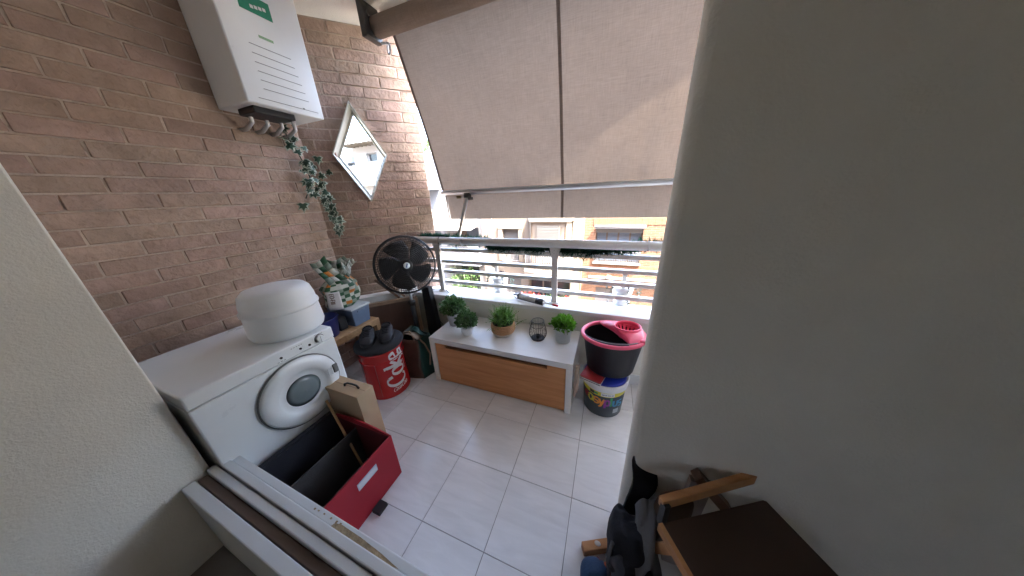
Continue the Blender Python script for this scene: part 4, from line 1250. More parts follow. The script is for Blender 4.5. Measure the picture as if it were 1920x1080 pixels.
q2 = thing('planter', (.150, 2.085, .622), 'white planter with trailing ivy hooked over the railing beside the partition wall', 'planter', 'white planters hooked outside the railing'); planter(q2, 2)

# ------------------------------------------------------------------ paint pail, papers, lid and mop bucket
pl = thing('paint_pail', (.068, 1.575, 0), 'grey paint pail with yellow band and multicoloured lettering on the floor', 'paint pail')
RP0, RP1, HP = .132, .150, .285
def rp(z): return RP0 + (RP1 - RP0) * z / HP
b = MB(); b.lathe([(RP0 - .006, 0), (RP0, .006), (rp(.234), .234)], 0, 0, 56); b.build('body', M_pail, pl)
b = MB(); b.lathe([(rp(.235), .235), (.157, .238), (.159, .285), (.156, .288), (.150, .288), (.147, .27), (.10, .268), (.001, .268)], 0, 0, 56, False, False); b.build('rim', M_paper, pl)
b = MB(); b.lathe([(rp(.194) + .001, .194), (rp(.2335) + .001, .2335)], 0, 0, 56, False, False); b.build('yellow_band', M_yellow, pl)
CA = math.atan2(-1.575, -.068)
def pf(phi, z0, dr=.0022):
    def fn(u, v):
        a = CA + phi + u / .14
        z = z0 + v
        r = rp(z) + dr
        return (r * math.cos(a), r * math.sin(a), z)
    return fn
x = -.135
for chs, m in (('e', M_red), ('a', M_yellow), ('s', M_org), ('y', M_org), ('p', M_pur), ('L', M_grn), ('u', M_cyan), ('s', M_cyan)):
    b = MB(); fn = pf(0, .118 - x * .10)
    adv = write(b, chs, .078, lambda u, v, fn=fn, x=x: fn(u + x, v), .15, .20)
    x += adv * .80 + .004
    b.build('letter', m, pl, nrm=False)
b = MB(); fn = pf(0, 0, .0020)
def patch(b, fn, u0, u1, z0, z1, n=8):
    for i in range(n):
        a, c = u0 + (u1 - u0) * i / n, u0 + (u1 - u0) * (i + 1) / n
        b.poly([fn(a, z0), fn(c, z0), fn(c, z1), fn(a, z1)])
patch(b, fn, -.01, .075, .199, .227); b.build('name_label', M_paper, pl, nrm=False)
b = MB(); fn2 = pf(0, 0, .0028)
for k, (a, c) in enumerate(((-.004, .012), (.016, .028), (.032, .05), (.054, .07))): patch(b, fn2, a, c, .209, .216, 2)
b.build('label_print', M_grey, pl, nrm=False)
b = MB(); patch(b, fn2, -.085, -.055, .200, .224, 3); b.build('band_emblem', M_black, pl, nrm=False)
b = MB(); patch(b, fn2, -.055, -.03, .204, .220, 3); b.build('band_emblem', M_grn, pl, nrm=False)
b = MB(); patch(b, fn, .082, .125, .045, .085, 5); b.build('data_label', mat('label_grey', (.42, .45, .47), .6), pl, nrm=False)
b = MB(); b.lathe([(.142, .269), (.142, .290), (.135, .294), (.001, .294)], .068, 1.575, 40)
tag(b.build('blue_lid', M_lidblue), 'bright blue round lid lying on top of the paint pail', 'lid')
bk = thing('booklets', (.03, 1.50, .297), 'small stack of red and dark booklets squeezed under the mop bucket', 'booklets', rz=R(-18))
for k, (m, dx) in enumerate(((M_black, .0), (M_paper, .004), (M_grey, -.006), (M_redbook, .003), (M_redbook, -.004))):
    b = MB(); b.box(-.10 + dx, .035 + dx, -.085, .05, .0055 * k, .0055 * k + .005); b.build('booklet', m, bk)

mb = thing('mop_bucket', (.092, 1.59, .326), 'black mop bucket with pink rim and wringer stacked on the paint pail', 'mop bucket', rz=R(12))
SX, SY = 1.0, .84
b = MB(); b.lathe([(.135, 0), (.148, .006), (.155, .02), (.192, .265), (.196, .268)], 0, 0, 56, True, False, None, True, SX, SY)
b.lathe([(.190, .266), (.150, .02), (.001, .015)], 0, 0, 56, False, False, None, True, SX, SY); b.build('bucket', M_bucket, mb)
b = MB(); b.lathe([(.186, .262), (.194, .258), (.208, .262), (.212, .272), (.206, .283), (.194, .284), (.187, .276), (.186, .262)], 0, 0, 64, False, False, None, True, SX, SY); b.build('rim', M_pink, mb)
# wringer: sloping collar over the right third with a slotted cone
b = MB()
WC = Vector((.085, .01, .30))
def wr(u, w):
    a = 2 * PI * u
    inner = Vector((WC.x + .084 * math.cos(a), WC.y + .072 * math.sin(a), .327))
    ox = .197 * math.cos(a) * SX; oy = .197 * math.sin(a) * SY
    xl_ = .012 - .42 * oy
    if ox < xl_:
        t = min(1, (xl_ - ox) / .2)
        ox = xl_ - .02 * math.sin(t * PI)
    lim = .16 * math.sqrt(max(0.01, 1 - (ox / .2) ** 2))
    oy = max(-lim, min(lim, oy))
    outer = Vector((ox, oy, .278))
    p = outer.lerp(inner, w)
    p.z = .278 + (.327 - .278) * (w ** .7)
    return p
b.grid(wr, 56, 8, True, wrap_u=True)
b.lathe([(.084, .327), (.085, .333), (.080, .335), (.076, .330)], WC.x, WC.y, 48, False, False, None, True, 1.0, .857)
b.lathe([(.076, .330), (.074, .312)], WC.x, WC.y, 48, False, False, None, True, 1.0, .857)
b.lathe([(.001, .248), (.046, .250), (.050, .262)], WC.x, WC.y, 48, False, False, None, True, 1.0, .857)
for k in range(16):
    a = 2 * PI * k / 16; da = .115
    P = lambda r, z, q: (WC.x + r * math.cos(q), WC.y + r * math.sin(q) * .857, z)
    b.poly([P(.0745, .313, a - da), P(.0745, .313, a + da), P(.050, .262, a + da), P(.050, .262, a - da)])
b.build('wringer', M_pink, mb, solid=.003)
b = MB()
hp = [(.203 * math.cos(a) * SX, .203 * math.sin(a) * SY, .279 + .012 * abs(math.sin(a))) for a in [R(-158 + 100 * i / 16) for i in range(17)]]
b.tube([Vector(p) + Vector((0, 0, .01)) for p in hp], .0035, 6); b.build('handle', M_grey, mb)
b = MB(); b.blob((.155, -.10, .285), (.028, .014, .012), .6, .6, 16, 10); b.build('handle_lug', M_pink, mb)
b = MB(); b.box(.165, .175, -.118, -.10, .279, .297); b.build('lug_hole', M_black, mb)

# beige rag hanging at the bench's right side
b = MB()
def rag(u, w):
    a = (u - .5)
    fold = .012 * math.sin(u * 14 + w * 3) + .006 * noise.noise(Vector((u * 6, w * 5, 2)))
    return (-.137 + .022 + fold, 1.44 + a * (.07 + .03 * w) - .012 * w, .40 - .21 * w + .012 * math.sin(u * 5))
b.grid(rag, 14, 14)
tag(b.build('rag', M_cloth, solid=.006), 'crumpled beige rag hanging between the white bench and the paint pail', 'rag')

# ------------------------------------------------------------------ cardboard box with handle
cb = thing('cardboard_box', (-1.35, .745, 0), 'upright beige cardboard box with black carrying handle in front of the dryer', 'box')
off = Vector(cb.location)
b = MB(); b.box(-1.508, -1.228, .688, .793, .001, .478, bev=.003); b.build('carton', M_card, cb, off)
b = MB(); b.box(-1.504, -1.232, .741, .744, .4785, .4792); b.build('flap_seam', mat('card_dark', (.25, .17, .10), .9), cb, off)
b = MB(); hp = [(-1.385 , .735, .479), (-1.385, .737, .492), (-1.36, .74, .502), (-1.325, .743, .502), (-1.295, .745, .497), (-1.28, .746, .479)]
b.tube(hp, .0055, 8); b.build('handle', M_black, cb, off)

# ------------------------------------------------------------------ red fabric box
rb_ = thing('red_box', (-1.22, .52, 0), 'open red fabric storage box with label holder on its front', 'box')
off = Vector(rb_.location)
x0, x1, y0, y1, H = -1.44, -1.01, .300, .672, .300
b = MB(); b.box(x1 - .008, x1, y0, y1, .002, H, bev=.002); b.build('front', M_red, rb_, off)
def wall(b, pts, t):    # thick sheet from outline (side with bulging top)
    pass
b = MB()
def rim_z(t): return H + .035 * math.sin(PI * t) ** 1.0 * .6 + .01 * t
n = 14
for s, yy in ((0, y1 - .007), (1, y1)):
    b._f([b.v((x1 - .009 + (x0 - x1 + .009) * i / n, yy, rim_z(i / n))) for i in range(n + 1)] + [b.v((x0, yy, .002)), b.v((x1 - .009, yy, .002))])
for i in range(n):
    xa, xb = x1 - .009 + (x0 - x1 + .009) * i / n, x1 - .009 + (x0 - x1 + .009) * (i + 1) / n
    b.poly([(xa, y1 - .007, rim_z(i / n)), (xb, y1 - .007, rim_z((i + 1) / n)), (xb, y1, rim_z((i + 1) / n)), (xa, y1, rim_z(i / n))])
b.build('side', M_red, rb_, off)
b = MB(); b.box(x0 + .006, x1 - .009, y1 - .0095, y1 - .0078, .006, H - .006); b.build('side_lining', M_dkred, rb_, off)
b = MB(); b.box(x0, x1 - .009, y0, y0 + .007, .002, H, bev=.002); b.build('side', M_navy, rb_, off)
b = MB(); b.box(x0, x0 + .008, y0 + .008, y1 - .01, .002, H + .03, bev=.002); b.build('back', M_navy, rb_, off)
b = MB(); b.box(x0 + .16, x0 + .166, y0 + .009, y1 - .012, .008, H - .03); b.build('divider', M_lin, rb_, off)
b = MB(); b.box(x0 + .009, x1 - .01, y0 + .008, y1 - .011, .003, .008); b.build('bottom', M_lin, rb_, off)
b = MB(); b.box(x1 - .0115, x1 - .0088, y0 + .008, y1 - .010, .009, H - .004); b.build('front_lining', M_lin, rb_, off)
b = MB(); b.box(x1 + .0004, x1 + .003, .445, .553, .198, .240); b.build('label_holder', mat('label_plate', (.50, .56, .62), .35, .3), rb_, off)
b = MB(); b.box(x1 + .0032, x1 + .004, .449, .549, .204, .234); b.build('label_card', M_paper, rb_, off)
# folded dark lid hanging over the back
b = MB(); b.hexa([(x0 - .02, .32, .05), (x0 - .008, .32, .05), (x0 - .008, .665, .05), (x0 - .02, .665, .05), (x0 - .03, .31, .335), (x0 - .002, .31, .335), (x0 - .002, .67, .335), (x0 - .03, .67, .335)], bev=.004)
b.build('lid', M_navy, rb_, off)
rr = random.Random(5)
for k, (px_, py_, rad, m_, lb) in enumerate(((-1.12, .52, (.06, .035, .022), M_dkwood, 'dark brown crumpled scrap at the front of the red box'), (-1.16, .42, (.05, .03, .025), M_lin, 'charcoal crumpled scrap in the near corner of the red box'),
        (-1.10, .60, (.035, .02, .016), mat('scrap_beige', (.20, .16, .12), .9), 'small beige scrap beside the stick in the red box'))):
    b = MB(); b.blob((px_, py_, .008 + rad[2]), rad, 1, 1, 18, 12, amp=.45, freq=22, seed=k, mtx=Matrix.Rotation(k * 1.1, 3, 'Z'))
    tag(b.build('crumpled_scrap', m_), lb, 'scrap')
b = MB(); b.tube([(-1.455, .655, .42), (-1.13, .567, .022)], .0065, 10)
tag(b.build('wooden_stick', M_wood), 'thin wooden stick standing in the open red box', 'stick')
b = MB(); b.box(-1.005, -.955, .462, .517, .0005, .022, bev=.003)
tag(b.build('door_wedge', mat('dark_wedge', (.03, .025, .026), .7)), 'small dark block on the floor against the red box', 'wedge')
# black shoe beside the dryer behind the red box
s3 = copy_tree(s1); s3.name = 'slipper'; s3.location = (-1.56, .57, .14); s3.rotation_euler = (0, R(-15), R(10)); s3['label'] = 'single black shoe on a carton behind the red box'
if 'group' in s3: del s3['group']
b = MB(); b.box(-1.495 - .18, -1.495 + .01, .48, .66, .001, .135, bev=.003)
s3.location = (-1.478, .56, .0); s3.rotation_euler = (0, 0, 0)
b.bm.free()
s3['label'] = 'single black shoe on the floor behind the red box'
s3.location = (-1.50 + .03, .755 - .20, .0)

# ------------------------------------------------------------------ old boards standing on edge at the lower left
def board(name, ya, yb, z, m, label, x0=-1.565, x1=-.22, sk=.018, bev=.004):
    r_ = thing(name, ((x0 + x1) / 2, (ya + yb) / 2, 0), label, 'board', 'old boards standing on edge in front of the red box')
    of = Vector(r_.location)
    b = MB(); b.hexa([(x0, ya + sk, .0005), (x1, ya - .006, .0005), (x1, yb - .006, .0005), (x0, yb + sk, .0005), (x0, ya + sk, z), (x1, ya - .006, z), (x1, yb - .006, z), (x0, yb + sk, z)], bev=bev)
    b.build('panel', m, r_, of)
    return r_, of
w1, of = board('white_board', .2475, .2765, .418, M_sillw, 'outermost white board with a worn chipboard patch, next to the red box')
b = MB(); zt = .4183
b.prism([(-.835, .2520), (-.70, .2490), (-.56, .2465), (-.52, .2500), (-.60, .2590), (-.70, .2660), (-.80, .2690), (-.828, .2640)], zt, zt + .0012)
b.build('worn_patch', M_worn, w1, of)
b = MB()
for k in range(6):
    xx = -.95 + .028 * k + .008 * math.sin(k * 5); b.box(xx, xx + .008, .266 + .002 * math.sin(k), .272, zt, zt + .0008)
b.build('chip', M_worn, w1, of)
board('white_board', .2165, .2465, .428, M_sillw, 'thick clean white board, second from the red box')
board('white_board', .1830, .2120, .420, M_sillw, 'third white board, between a dark gap and the brown board')
board('brown_board', .1500, .1815, .400, M_brownstrip, 'brown wooden board between two white boards at the lower left')
board('white_board', .1060, .1460, .410, M_sillw, 'innermost white board, farthest from the red box')

# ------------------------------------------------------------------ lower right clutter in front of the partition wall
U = Vector((.87, .49, 0)); V = Vector((-.49, .87, 0))
rk = thing('wooden_stand', (.3, .62, 0), 'wooden stand with brown top and beech rails in front of the partition wall', 'stand')
off = Vector(rk.location)
T0 = Vector((.236, .603, .487))
def tp(a, c, z): return T0 + U * a + V * c + Vector((0, 0, z))
b = MB(); b.hexa([tp(.014, -.30, -.03), tp(.40, -.30, -.03), tp(.40, 0, -.03), tp(.014, 0, -.03), tp(.014, -.30, 0), tp(.40, -.30, 0), tp(.40, 0, 0), tp(.014, 0, 0)]); b.build('top', M_brown, rk, off)
b = MB(); b.hexa([tp(0, -.30, -.032), tp(.0135, -.30, -.032), tp(.0135, .002, -.032), tp(0, .002, -.032), tp(0, -.30, .002), tp(.0135, -.30, .002), tp(.0135, .002, .002), tp(0, .002, .002)]); b.build('edge_strip', M_orange_wood, rk, off)
b = MB(); b.bar(tp(.02, .03, .05), tp(.40, .03, .085), .022, .042, bev=.003); b.build('rail', M_orange_wood, rk, off)
b = MB(); b.bar(tp(.40, -.29, -.034), tp(.40, -.29, -.484), .03, .03, up=U); b.build('leg', M_orange_wood, rk, off)
b = MB(); b.bar(tp(.39, .0, -.034), tp(.39, .0, -.484), .03, .03, up=U); b.build('leg', M_orange_wood, rk, off)
b = MB(); b.bar(tp(.03, -.05, -.034), (.20, .745, .035), .028, .028, up=U); b.build('leg', M_orange_wood, rk, off)
b = MB(); b.bar(tp(.03, .02, .06), tp(.025, .015, -.03), .02, .02, up=U); b.build('bolt', M_black, rk, off)
b = MB(); b.bar((.018, .672, .021), (.235, .778, .021), .036, .04, bev=.003); b.build('foot', M_orange_wood, rk, off)
b = MB(); b.blob((.078, .704, .041), (.014, .010, .003), 1, 1, 12, 6); b.build('paint_spot', M_paper, rk, off)
# small wooden block on wall side
bb_ = thing('wooden_bracket', (.42, .77, .5), 'dark brown wooden piece standing against the partition wall', 'wood piece')
off = Vector(bb_.location)
b = MB(); b.bar((.365, .765, .555), (.47, .745, .455), .03, .05, up=(0, -1, .3), bev=.003); b.build('block', wood_mat('brown_block', (.11, .055, .03), (.16, .085, .05)), bb_, off)
b = MB(); b.hexa([(.34, .76, .0), (.40, .76, .0), (.40, .785, .0), (.34, .785, .0), (.355, .76, .52), (.42, .76, .52), (.42, .785, .52), (.355, .785, .52)]); b.build('support', mat('taupe_board', (.30, .25, .23), .7), bb_, off)
b = MB(); b.blob((.31, .72, .36), (.065, .03, .12), .45, .5, 26, 18, mtx=Matrix.Rotation(R(28), 3, 'Z'))
tag(b.build('brown_cushion', mat('brown_felt', (.07, .042, .028), .9, bump=.2)), 'brown rounded cushion wedged behind the black bag', 'cushion')
bg_ = thing('black_bag', (.2, .66, 0), 'black fabric bag slumped on the floor in front of the partition wall', 'bag')
off = Vector(bg_.location)
b = MB()
b.blob((.188, .645, .165), (.082, .10, .168), .7, .8, 64, 48, amp=.27, freq=10.5, seed=2); b.build('body', M_denim, bg_, off)
b = MB()
def fl_(u, w):
    x = .155 + .085 * u; y = .79 + .02 * u - .08 * (1 - w)
    return wob((x + .03 * w - .01, y, .22 + .30 * w - .05 * u * w), .03)
b.grid(fl_, 10, 12); b.build('open_flap', M_denim, bg_, off, solid=.008)
b = MB(); b.tube([(.115, .60, .30), (.105, .58, .22), (.12, .565, .12), (.16, .55, .08)], .007, 8); b.build('strap', M_greycloth, bg_, off)
b = MB()
def gc(u, w): return wob((.185 + .075 * u + .01 * w, .71 - .17 * w + .03 * u, .405 - .09 * w - .05 * (2 * u - 1) ** 2 + .012 * math.sin(u * 9 + w * 4)), .02)
b.grid(gc, 12, 14)
tag(b.build('grey_cloth', M_greycloth, solid=.008), 'grey cloth draped over the black bag', 'cloth')
b = MB()
def gc2(u, w): return wob((.115 + .11 * u, .585 - .07 * w, .25 - .15 * w + .05 * u + .03 * math.sin(u * 6)), .014)
b.grid(gc2, 12, 10)
tag(b.build('jeans_scrap', mat('faded_denim', (.06, .065, .08), .95, bump=.3), solid=.008), 'faded dark denim piece at the foot of the black bag', 'cloth')
pu = thing('pouch', (.085, .575, 0), 'round blue and orange pouch on the floor at the bottom edge', 'pouch')
off = Vector(pu.location)
b = MB(); b.blob((.072, .572, .075), (.062, .055, .072), .85, .85, 30, 20, amp=.12, freq=9, seed=4); b.build('blue_half', M_bluebag, pu, off)
b = MB(); b.blob((.135, .590, .080), (.048, .028, .066), .7, .7, 26, 18, amp=.15, freq=10, seed=6, mtx=Matrix.Rotation(R(-35), 3, 'Z')); b.build('orange_half', M_orangebag, pu, off)
b = MB(); b.ring((.105, .582, .078), (.85, .45, .1), .058, .006, 28, 6); b.build('zip', M_dkred, pu, off)
b = MB(); b.blob((.20, .56, .05), (.04, .03, .04), .8, .8, 20, 14, amp=.25, freq=14, seed=8)
tag(b.build('red_cloth', mat('dark_red_cloth', (.12, .012, .016), .95)), 'dark red bundle beside the orange pouch', 'cloth')

# ================================================================== BUILDINGS ACROSS THE STREET
def facade(b, x0, x1, z0, z1, y, holes, depth=.25, m=0, mr=None):
    xs = sorted({x0, x1} | {h[0] for h in holes} | {h[1] for h in holes})
    zs = sorted({z0, z1} | {h[2] for h in holes} | {h[3] for h in holes})
    xs = [x for x in xs if x0 <= x <= x1]; zs = [z for z in zs if z0 <= z <= z1]
    b.mi = m
    for i in range(len(xs) - 1):
        for j in range(len(zs) - 1):
            cx, cz = (xs[i] + xs[i + 1]) / 2, (zs[j] + zs[j + 1]) / 2
            if any(h[0] < cx < h[1] and h[2] < cz < h[3] for h in holes): continue
            b.poly([(xs[i], y, zs[j]), (xs[i + 1], y, zs[j]), (xs[i + 1], y, zs[j + 1]), (xs[i], y, zs[j + 1])])
    for h in holes:
        A = [(h[0], h[2]), (h[1], h[2]), (h[1], h[3]), (h[0], h[3])]
        for i in range(4):
            p, q = A[i], A[(i + 1) % 4]
            b.poly([(p[0], y, p[1]), (q[0], y, q[1]), (q[0], y + depth, q[1]), (p[0], y + depth, p[1])])
    b.poly([(x0, y, z0), (x0, y + 6, z0), (x0, y + 6, z1), (x0, y, z1)])
    b.poly([(x1, y, z0), (x1, y + 6, z0), (x1, y + 6, z1), (x1, y, z1)])
    b.poly([(x0, y, z1), (x1, y, z1), (x1, y + 6, z1), (x0, y + 6, z1)])
    b.poly([(x0, y + 6, z0), (x1, y + 6, z0), (x1, y + 6, z1), (x0, y + 6, z1)])
def shutter_window(root, off, x0, x1, z0, z1, y, frac=1.0, split=1, fm=None, gm=None, sm=None):
    fm = fm or M_fcream; gm = gm or M_dkglass; sm = sm or M_shut
    b = MB(); f = .05
    b.box(x0, x1, y, y + .05, z1 - f, z1); b.box(x0, x1, y, y + .05, z0, z0 + f); b.box(x0, x0 + f, y, y + .05, z0 + f, z1 - f); b.box(x1 - f, x1, y, y + .05, z0 + f, z1 - f)
    w = (x1 - x0) / split
    for k in range(1, split): b.box(x0 + w * k - .03, x0 + w * k + .03, y, y + .05, z0 + f, z1 - f)
    fr = b.build('window', fm, root, off)
    if frac < 1:
        for k in range(split):
            b = MB(); b.box(x0 + w * k + .03, x0 + w * (k + 1) - .03, y + .02, y + .03, z0 + f, z1 - f); b.build('pane', gm, fr, off)
    zs = z1 - (z1 - z0) * frac
    b = MB(); n = max(2, int((z1 - zs) / .055))
    if frac > 0:
        for k in range(n):
            za = zs + (z1 - zs) * k / n; zb = zs + (z1 - zs) * (k + 1) / n
            b.poly([(x0 + .02, y - .012, za), (x1 - .02, y - .012, za), (x1 - .02, y - .002, zb - .006), (x0 + .02, y - .002, zb - .006)])
            b.poly([(x0 + .02, y - .002, zb - .006), (x1 - .02, y - .002, zb - .006), (x1 - .02, y - .012, zb), (x0 + .02, y - .012, zb)])
        b.build('shutter', sm, fr, off)
    return fr

# --- beige building
be = thing('apartment_building', (-2.9, 10, -8.1), 'beige apartment building with rolled down shutters and a bay window', 'building')
off = Vector(be.location)
holes = [(-4.27, -3.54, -1.22, .17), (-4.45, -3.48, -3.6, -1.93), (-3.10, -1.30, -3.9, -1.66), (-4.27, -3.54, 1.9, 3.3), (-4.27, -3.54, -5.9, -4.6), (-2.9, -1.5, -6.6, -5.0)]
b = MB(); facade(b, -5.22, -.925, -8.1, 3.35, 10.0, holes); b.build('wall', M_fb, be, off)
b = MB(); b.box(-5.215, -4.72, 9.90, 9.998, -8.09, 3.39); b.build('pier', M_fp, be, off)
b = MB(); b.box(-1.30, -.93, 9.93, 9.998, -8.09, 3.39); b.build('pier', M_fcream, be, off)
for (x0, x1, z0, z1) in (holes[0], holes[3], holes[4]):
    shutter_window(be, off, x0, x1, z0, z1, 10.12, 1.0 if z0 > -2 else .6)
    b = MB(); b.box(x0 - .2, x1 + .2, 9.94, 9.997, z1 + .003, z1 + .15); b.box(x0 - .2, x0 - .003, 9.95, 9.997, z0, z1); b.box(x1 + .003, x1 + .2, 9.95, 9.997, z0, z1); b.build('surround', M_fcream, be, off)
x0, x1, z0, z1 = holes[0]
b = MB()
b.box(x0 - .02, x1 + .02, 9.85, 9.87, -.83, -.80); b.box(x0 - .02, x1 + .02, 9.85, 9.87, -1.20, -1.17)
for k in range(12): b.box(x0 + .063 * k, x0 + .063 * k + .012, 9.852, 9.868, -1.17, -.83)
b.build('window_grille', M_iron, be, off)
shutter_window(be, off, -4.45, -3.48, -3.6, -1.93, 10.12, .8)
b = MB(); b.box(-4.45, -3.48, 9.9, 9.92, -2.46, -2.43)
for k in range(14): b.box(-4.43 + .07 * k, -4.418 + .07 * k, 9.902, 9.918, -3.2, -2.46)
b.build('window_grille', M_iron, be, off)
# bay with shutter, balcony slab and rail
b = MB(); b.prism([(-3.05, 9.998), (-2.85, 9.55), (-1.47, 9.55), (-1.32, 9.998)], -1.42, .50); b.build('bay', M_fcream, be, off)
b = MB(); b.prism([(-3.15, 9.998), (-2.9, 9.45), (-1.42, 9.45), (-1.22, 9.998)], .503, .62); b.build('bay_roof', M_fcream, be, off)
shutter_window(be, off, -2.62, -1.72, -1.10, .36, 9.49, 1.0)
b = MB(); b.box(-2.86, -2.80, 9.535, 9.548, -1.1, .44); b.box(-1.53, -1.49, 9.535, 9.548, -1.1, .44); b.build('bay_trim', M_alw, be, off)
b = MB(); b.prism([(-3.3, 9.997), (-3.1, 9.30), (-2.55, 9.10), (-1.75, 9.10), (-1.25, 9.35), (-1.18, 9.997)], -1.62, -1.43); b.build('balcony_slab', M_fcream, be, off)
b = MB(); edge = [(-3.22, 9.95), (-3.05, 9.35), (-2.53, 9.16), (-1.77, 9.16), (-1.30, 9.40), (-1.24, 9.95)]
b.tube([(x, y, -.72) for x, y in edge], .022, 6); b.tube([(x, y, -1.36) for x, y in edge], .015, 6)
for i in range(5):
    p, q = Vector(edge[i] + (0,)), Vector(edge[i + 1] + (0,)); n = int((q - p).length / .09)
    for k in range(n + 1):
        t = p.lerp(q, k / max(1, n)); b.tube([(t.x, t.y, -1.42), (t.x, t.y, -.72)], .009, 4)
b.build('balcony_rail', M_iron, be, off)
fr = shutter_window(be, off, -3.10, -1.30, -3.9, -1.66, 10.14, 0.0, 3, M_fcream, M_dkglass)
b = MB(); b.box(-2.95, -2.55, 10.28, 10.29, -3.85, -1.72); b.box(-1.85, -1.62, 10.28, 10.29, -3.85, -1.72); b.build('curtain', M_fcream, be, off)
b = MB(); b.box(-3.28, -1.15, 9.25, 9.996, -3.05, -2.9); b.build('balcony_slab', M_fcream, be, off)
# window box with red flowers
def flowerbox(x0, x1, y, z, label, seed, n=700):
    r = thing('flower_box', ((x0 + x1) / 2, y, z), label, 'flower box')
    of = Vector(r.location)
    b = MB(); b.box(x0, x1, y - .09, y + .09, z, z + .16); b.build('trough', M_fcream, r, of)
    b = MB(); rr = random.Random(seed)
    for i in range(n):
        p = Vector((rr.uniform(x0, x1), y + rr.gauss(0, .10), z + .17 + abs(rr.gauss(0, .13)))); 
        d = Vector((rr.gauss(0, 1), rr.gauss(0, 1), rr.gauss(0, 1))).normalized(); s = d.cross(Vector((rr.gauss(0, 1), 1, 0))).normalized(); l = rr.uniform(.05, .09)
        cl = noise.noise(Vector((p.x * 2.2, seed, 0)))
        b.mi = (1 if rr.random() < .7 else 2) if (cl > -.12 and rr.random() < .62) else 0
        b.poly([p, p + d * l * .5 + s * l * .45, p + d * l, p + d * l * .5 - s * l * .45])
    b.build('flowers', [M_plantout, M_flower, M_pinkfl], r, of, nrm=False, kind='stuff')
flowerbox(-3.35, -2.05, 9.32, -2.89, 'flower box with red and yellow green flowers on the beige balcony', 3)
flowerbox(-2.0, -1.25, 9.30, -2.89, 'flower box full of red geraniums at the right end of the beige balcony', 5, 400)

# --- brick building
br_ = thing('brick_building', (2.2, 10, -8.1), 'orange brick apartment building with brown framed window', 'building')
off = Vector(br_.location)
holes = [(-.44, 1.17, -1.10, .22), (-.28, .56, -4.6, -2.14), (2.4, 3.9, -1.10, .22), (-.44, 1.17, 1.9, 3.2), (2.4, 3.9, 1.9, 3.2), (1.3, 2.9, -4.4, -2.9)]
b = MB(); facade(b, -.92, 7.0, -8.1, 3.4, 10.02, holes, .3); b.build('wall', M_fbrick, br_, off)
for (x0, x1, z0, z1) in holes:
    if z0 < -2.5: continue
    fr = shutter_window(br_, off, x0, x1, z0, z1, 10.22, 0.0, 4, M_alw, M_curtglass)
    b = MB(); b.box(x0 - .02, x1 + .02, 10.05, 10.24, z1 - .17, z1 - .01); b.build('shutter_case', M_shut, br_, off)
    b = MB(); b.tube([(x0 - .05, 9.93, z1 + .06), (x1 + .05, 9.93, z1 + .06)], .055, 10); b.box(x0 - .03, x1 + .03, 9.90, 10.01, z1 - .01, z1 + .02); b.build('awning_roll', M_fw, br_, off)
    b = MB(); b.box(x0, x1, 9.96, 9.985, z0 + .42, z0 + .45); b.box(x0, x1, 9.96, 9.985, z0 + .03, z0 + .055)
    for k in range(26): b.box(x0 + (x1 - x0) * k / 26, x0 + (x1 - x0) * k / 26 + .014, 9.962, 9.983, z0 + .05, z0 + .42)
    b.build('balustrade', M_iron, br_, off)
    b = MB(); b.box(x0 - .04, x1 + .04, 9.93, 10.2, z0 - .04, z0 + .012); b.build('window_sill', M_fw, br_, off)
    # soldier course of upright bricks above and below
    for zc in (z1 + .12, z0 - .30):
        b = MB(); n = int((x1 - x0 + 1.2) / .068)
        for k in range(n):
            xx = x0 - .1 + k * .068
            b.box(xx, xx + .058, 10.006 + .004 * ((k * 7) % 3), 10.019, zc, zc + .22)
        b.build('soldier_course', mat('facade_brick_upright', (.19, .09, .045), .85, var=.25, scale=30), br_, off, kind='stuff')
b = MB(); b.box(-.60, 6.9, 9.90, 10.018, -1.74, -1.66); b.build('ledge', M_fcream, br_, off)
b = MB(); b.box(.10, .24, 9.86, 9.898, -1.72, -1.56); b.build('plaque', M_fw, br_, off)
b = MB(); b.box(-.28, .56, 10.2, 10.22, -4.6, -2.14); b.build('door', M_fw, br_, off)
b = MB(); b.box(1.3, 2.9, 10.2, 10.22, -4.4, -2.9); b.build('window', M_dkglass, br_, off)
b = MB(); b.tube([(-.90, 9.96, 3.3), (-.90, 9.96, -8.0)], .04, 8); b.build('drainpipe', mat('brown_pipe', (.16, .08, .05), .6), br_, off)

# --- white house with air conditioner
wh = thing('white_house', (-6.5, 10, -8.1), 'white house with folded awning and air conditioner across the street', 'building')
off = Vector(wh.location)
holes = [(-7.0, -5.42, -1.0, .20), (-6.85, -5.55, -3.3, -1.55), (-7.0, -5.5, -6.2, -4.6)]
b = MB(); facade(b, -7.45, -5.225, -8.1, 1.5, 9.98, holes, .6); b.build('wall', M_fw, wh, off)
b = MB(); b.box(-7.0, -6.35, 10.50, 10.53, -1.0, .2); b.build('door', M_fp, wh, off)
b = MB(); b.box(-6.33, -5.42, 10.50, 10.52, -1.0, .2); b.build('window', M_curtglass, wh, off)
b = MB(); b.box(-6.85, -5.55, 10.50, 10.52, -3.3, -1.55); b.build('window', M_dkglass, wh, off)
b = MB(); b.hexa([(-7.3, 9.3, .17), (-5.45, 9.3, .17), (-5.45, 9.975, .27), (-7.3, 9.975, .27), (-7.3, 9.3, .22), (-5.45, 9.3, .22), (-5.45, 9.975, .34), (-7.3, 9.975, .34)]); b.build('canopy', M_fw, wh, off)
ac = MB(); ac.box(-6.93, -6.45, 9.76, 9.97, -.02, .16, bev=.01)
aco = tag(ac.build('air_conditioner', M_fw), 'white air conditioner unit under the white canopy', 'air conditioner')
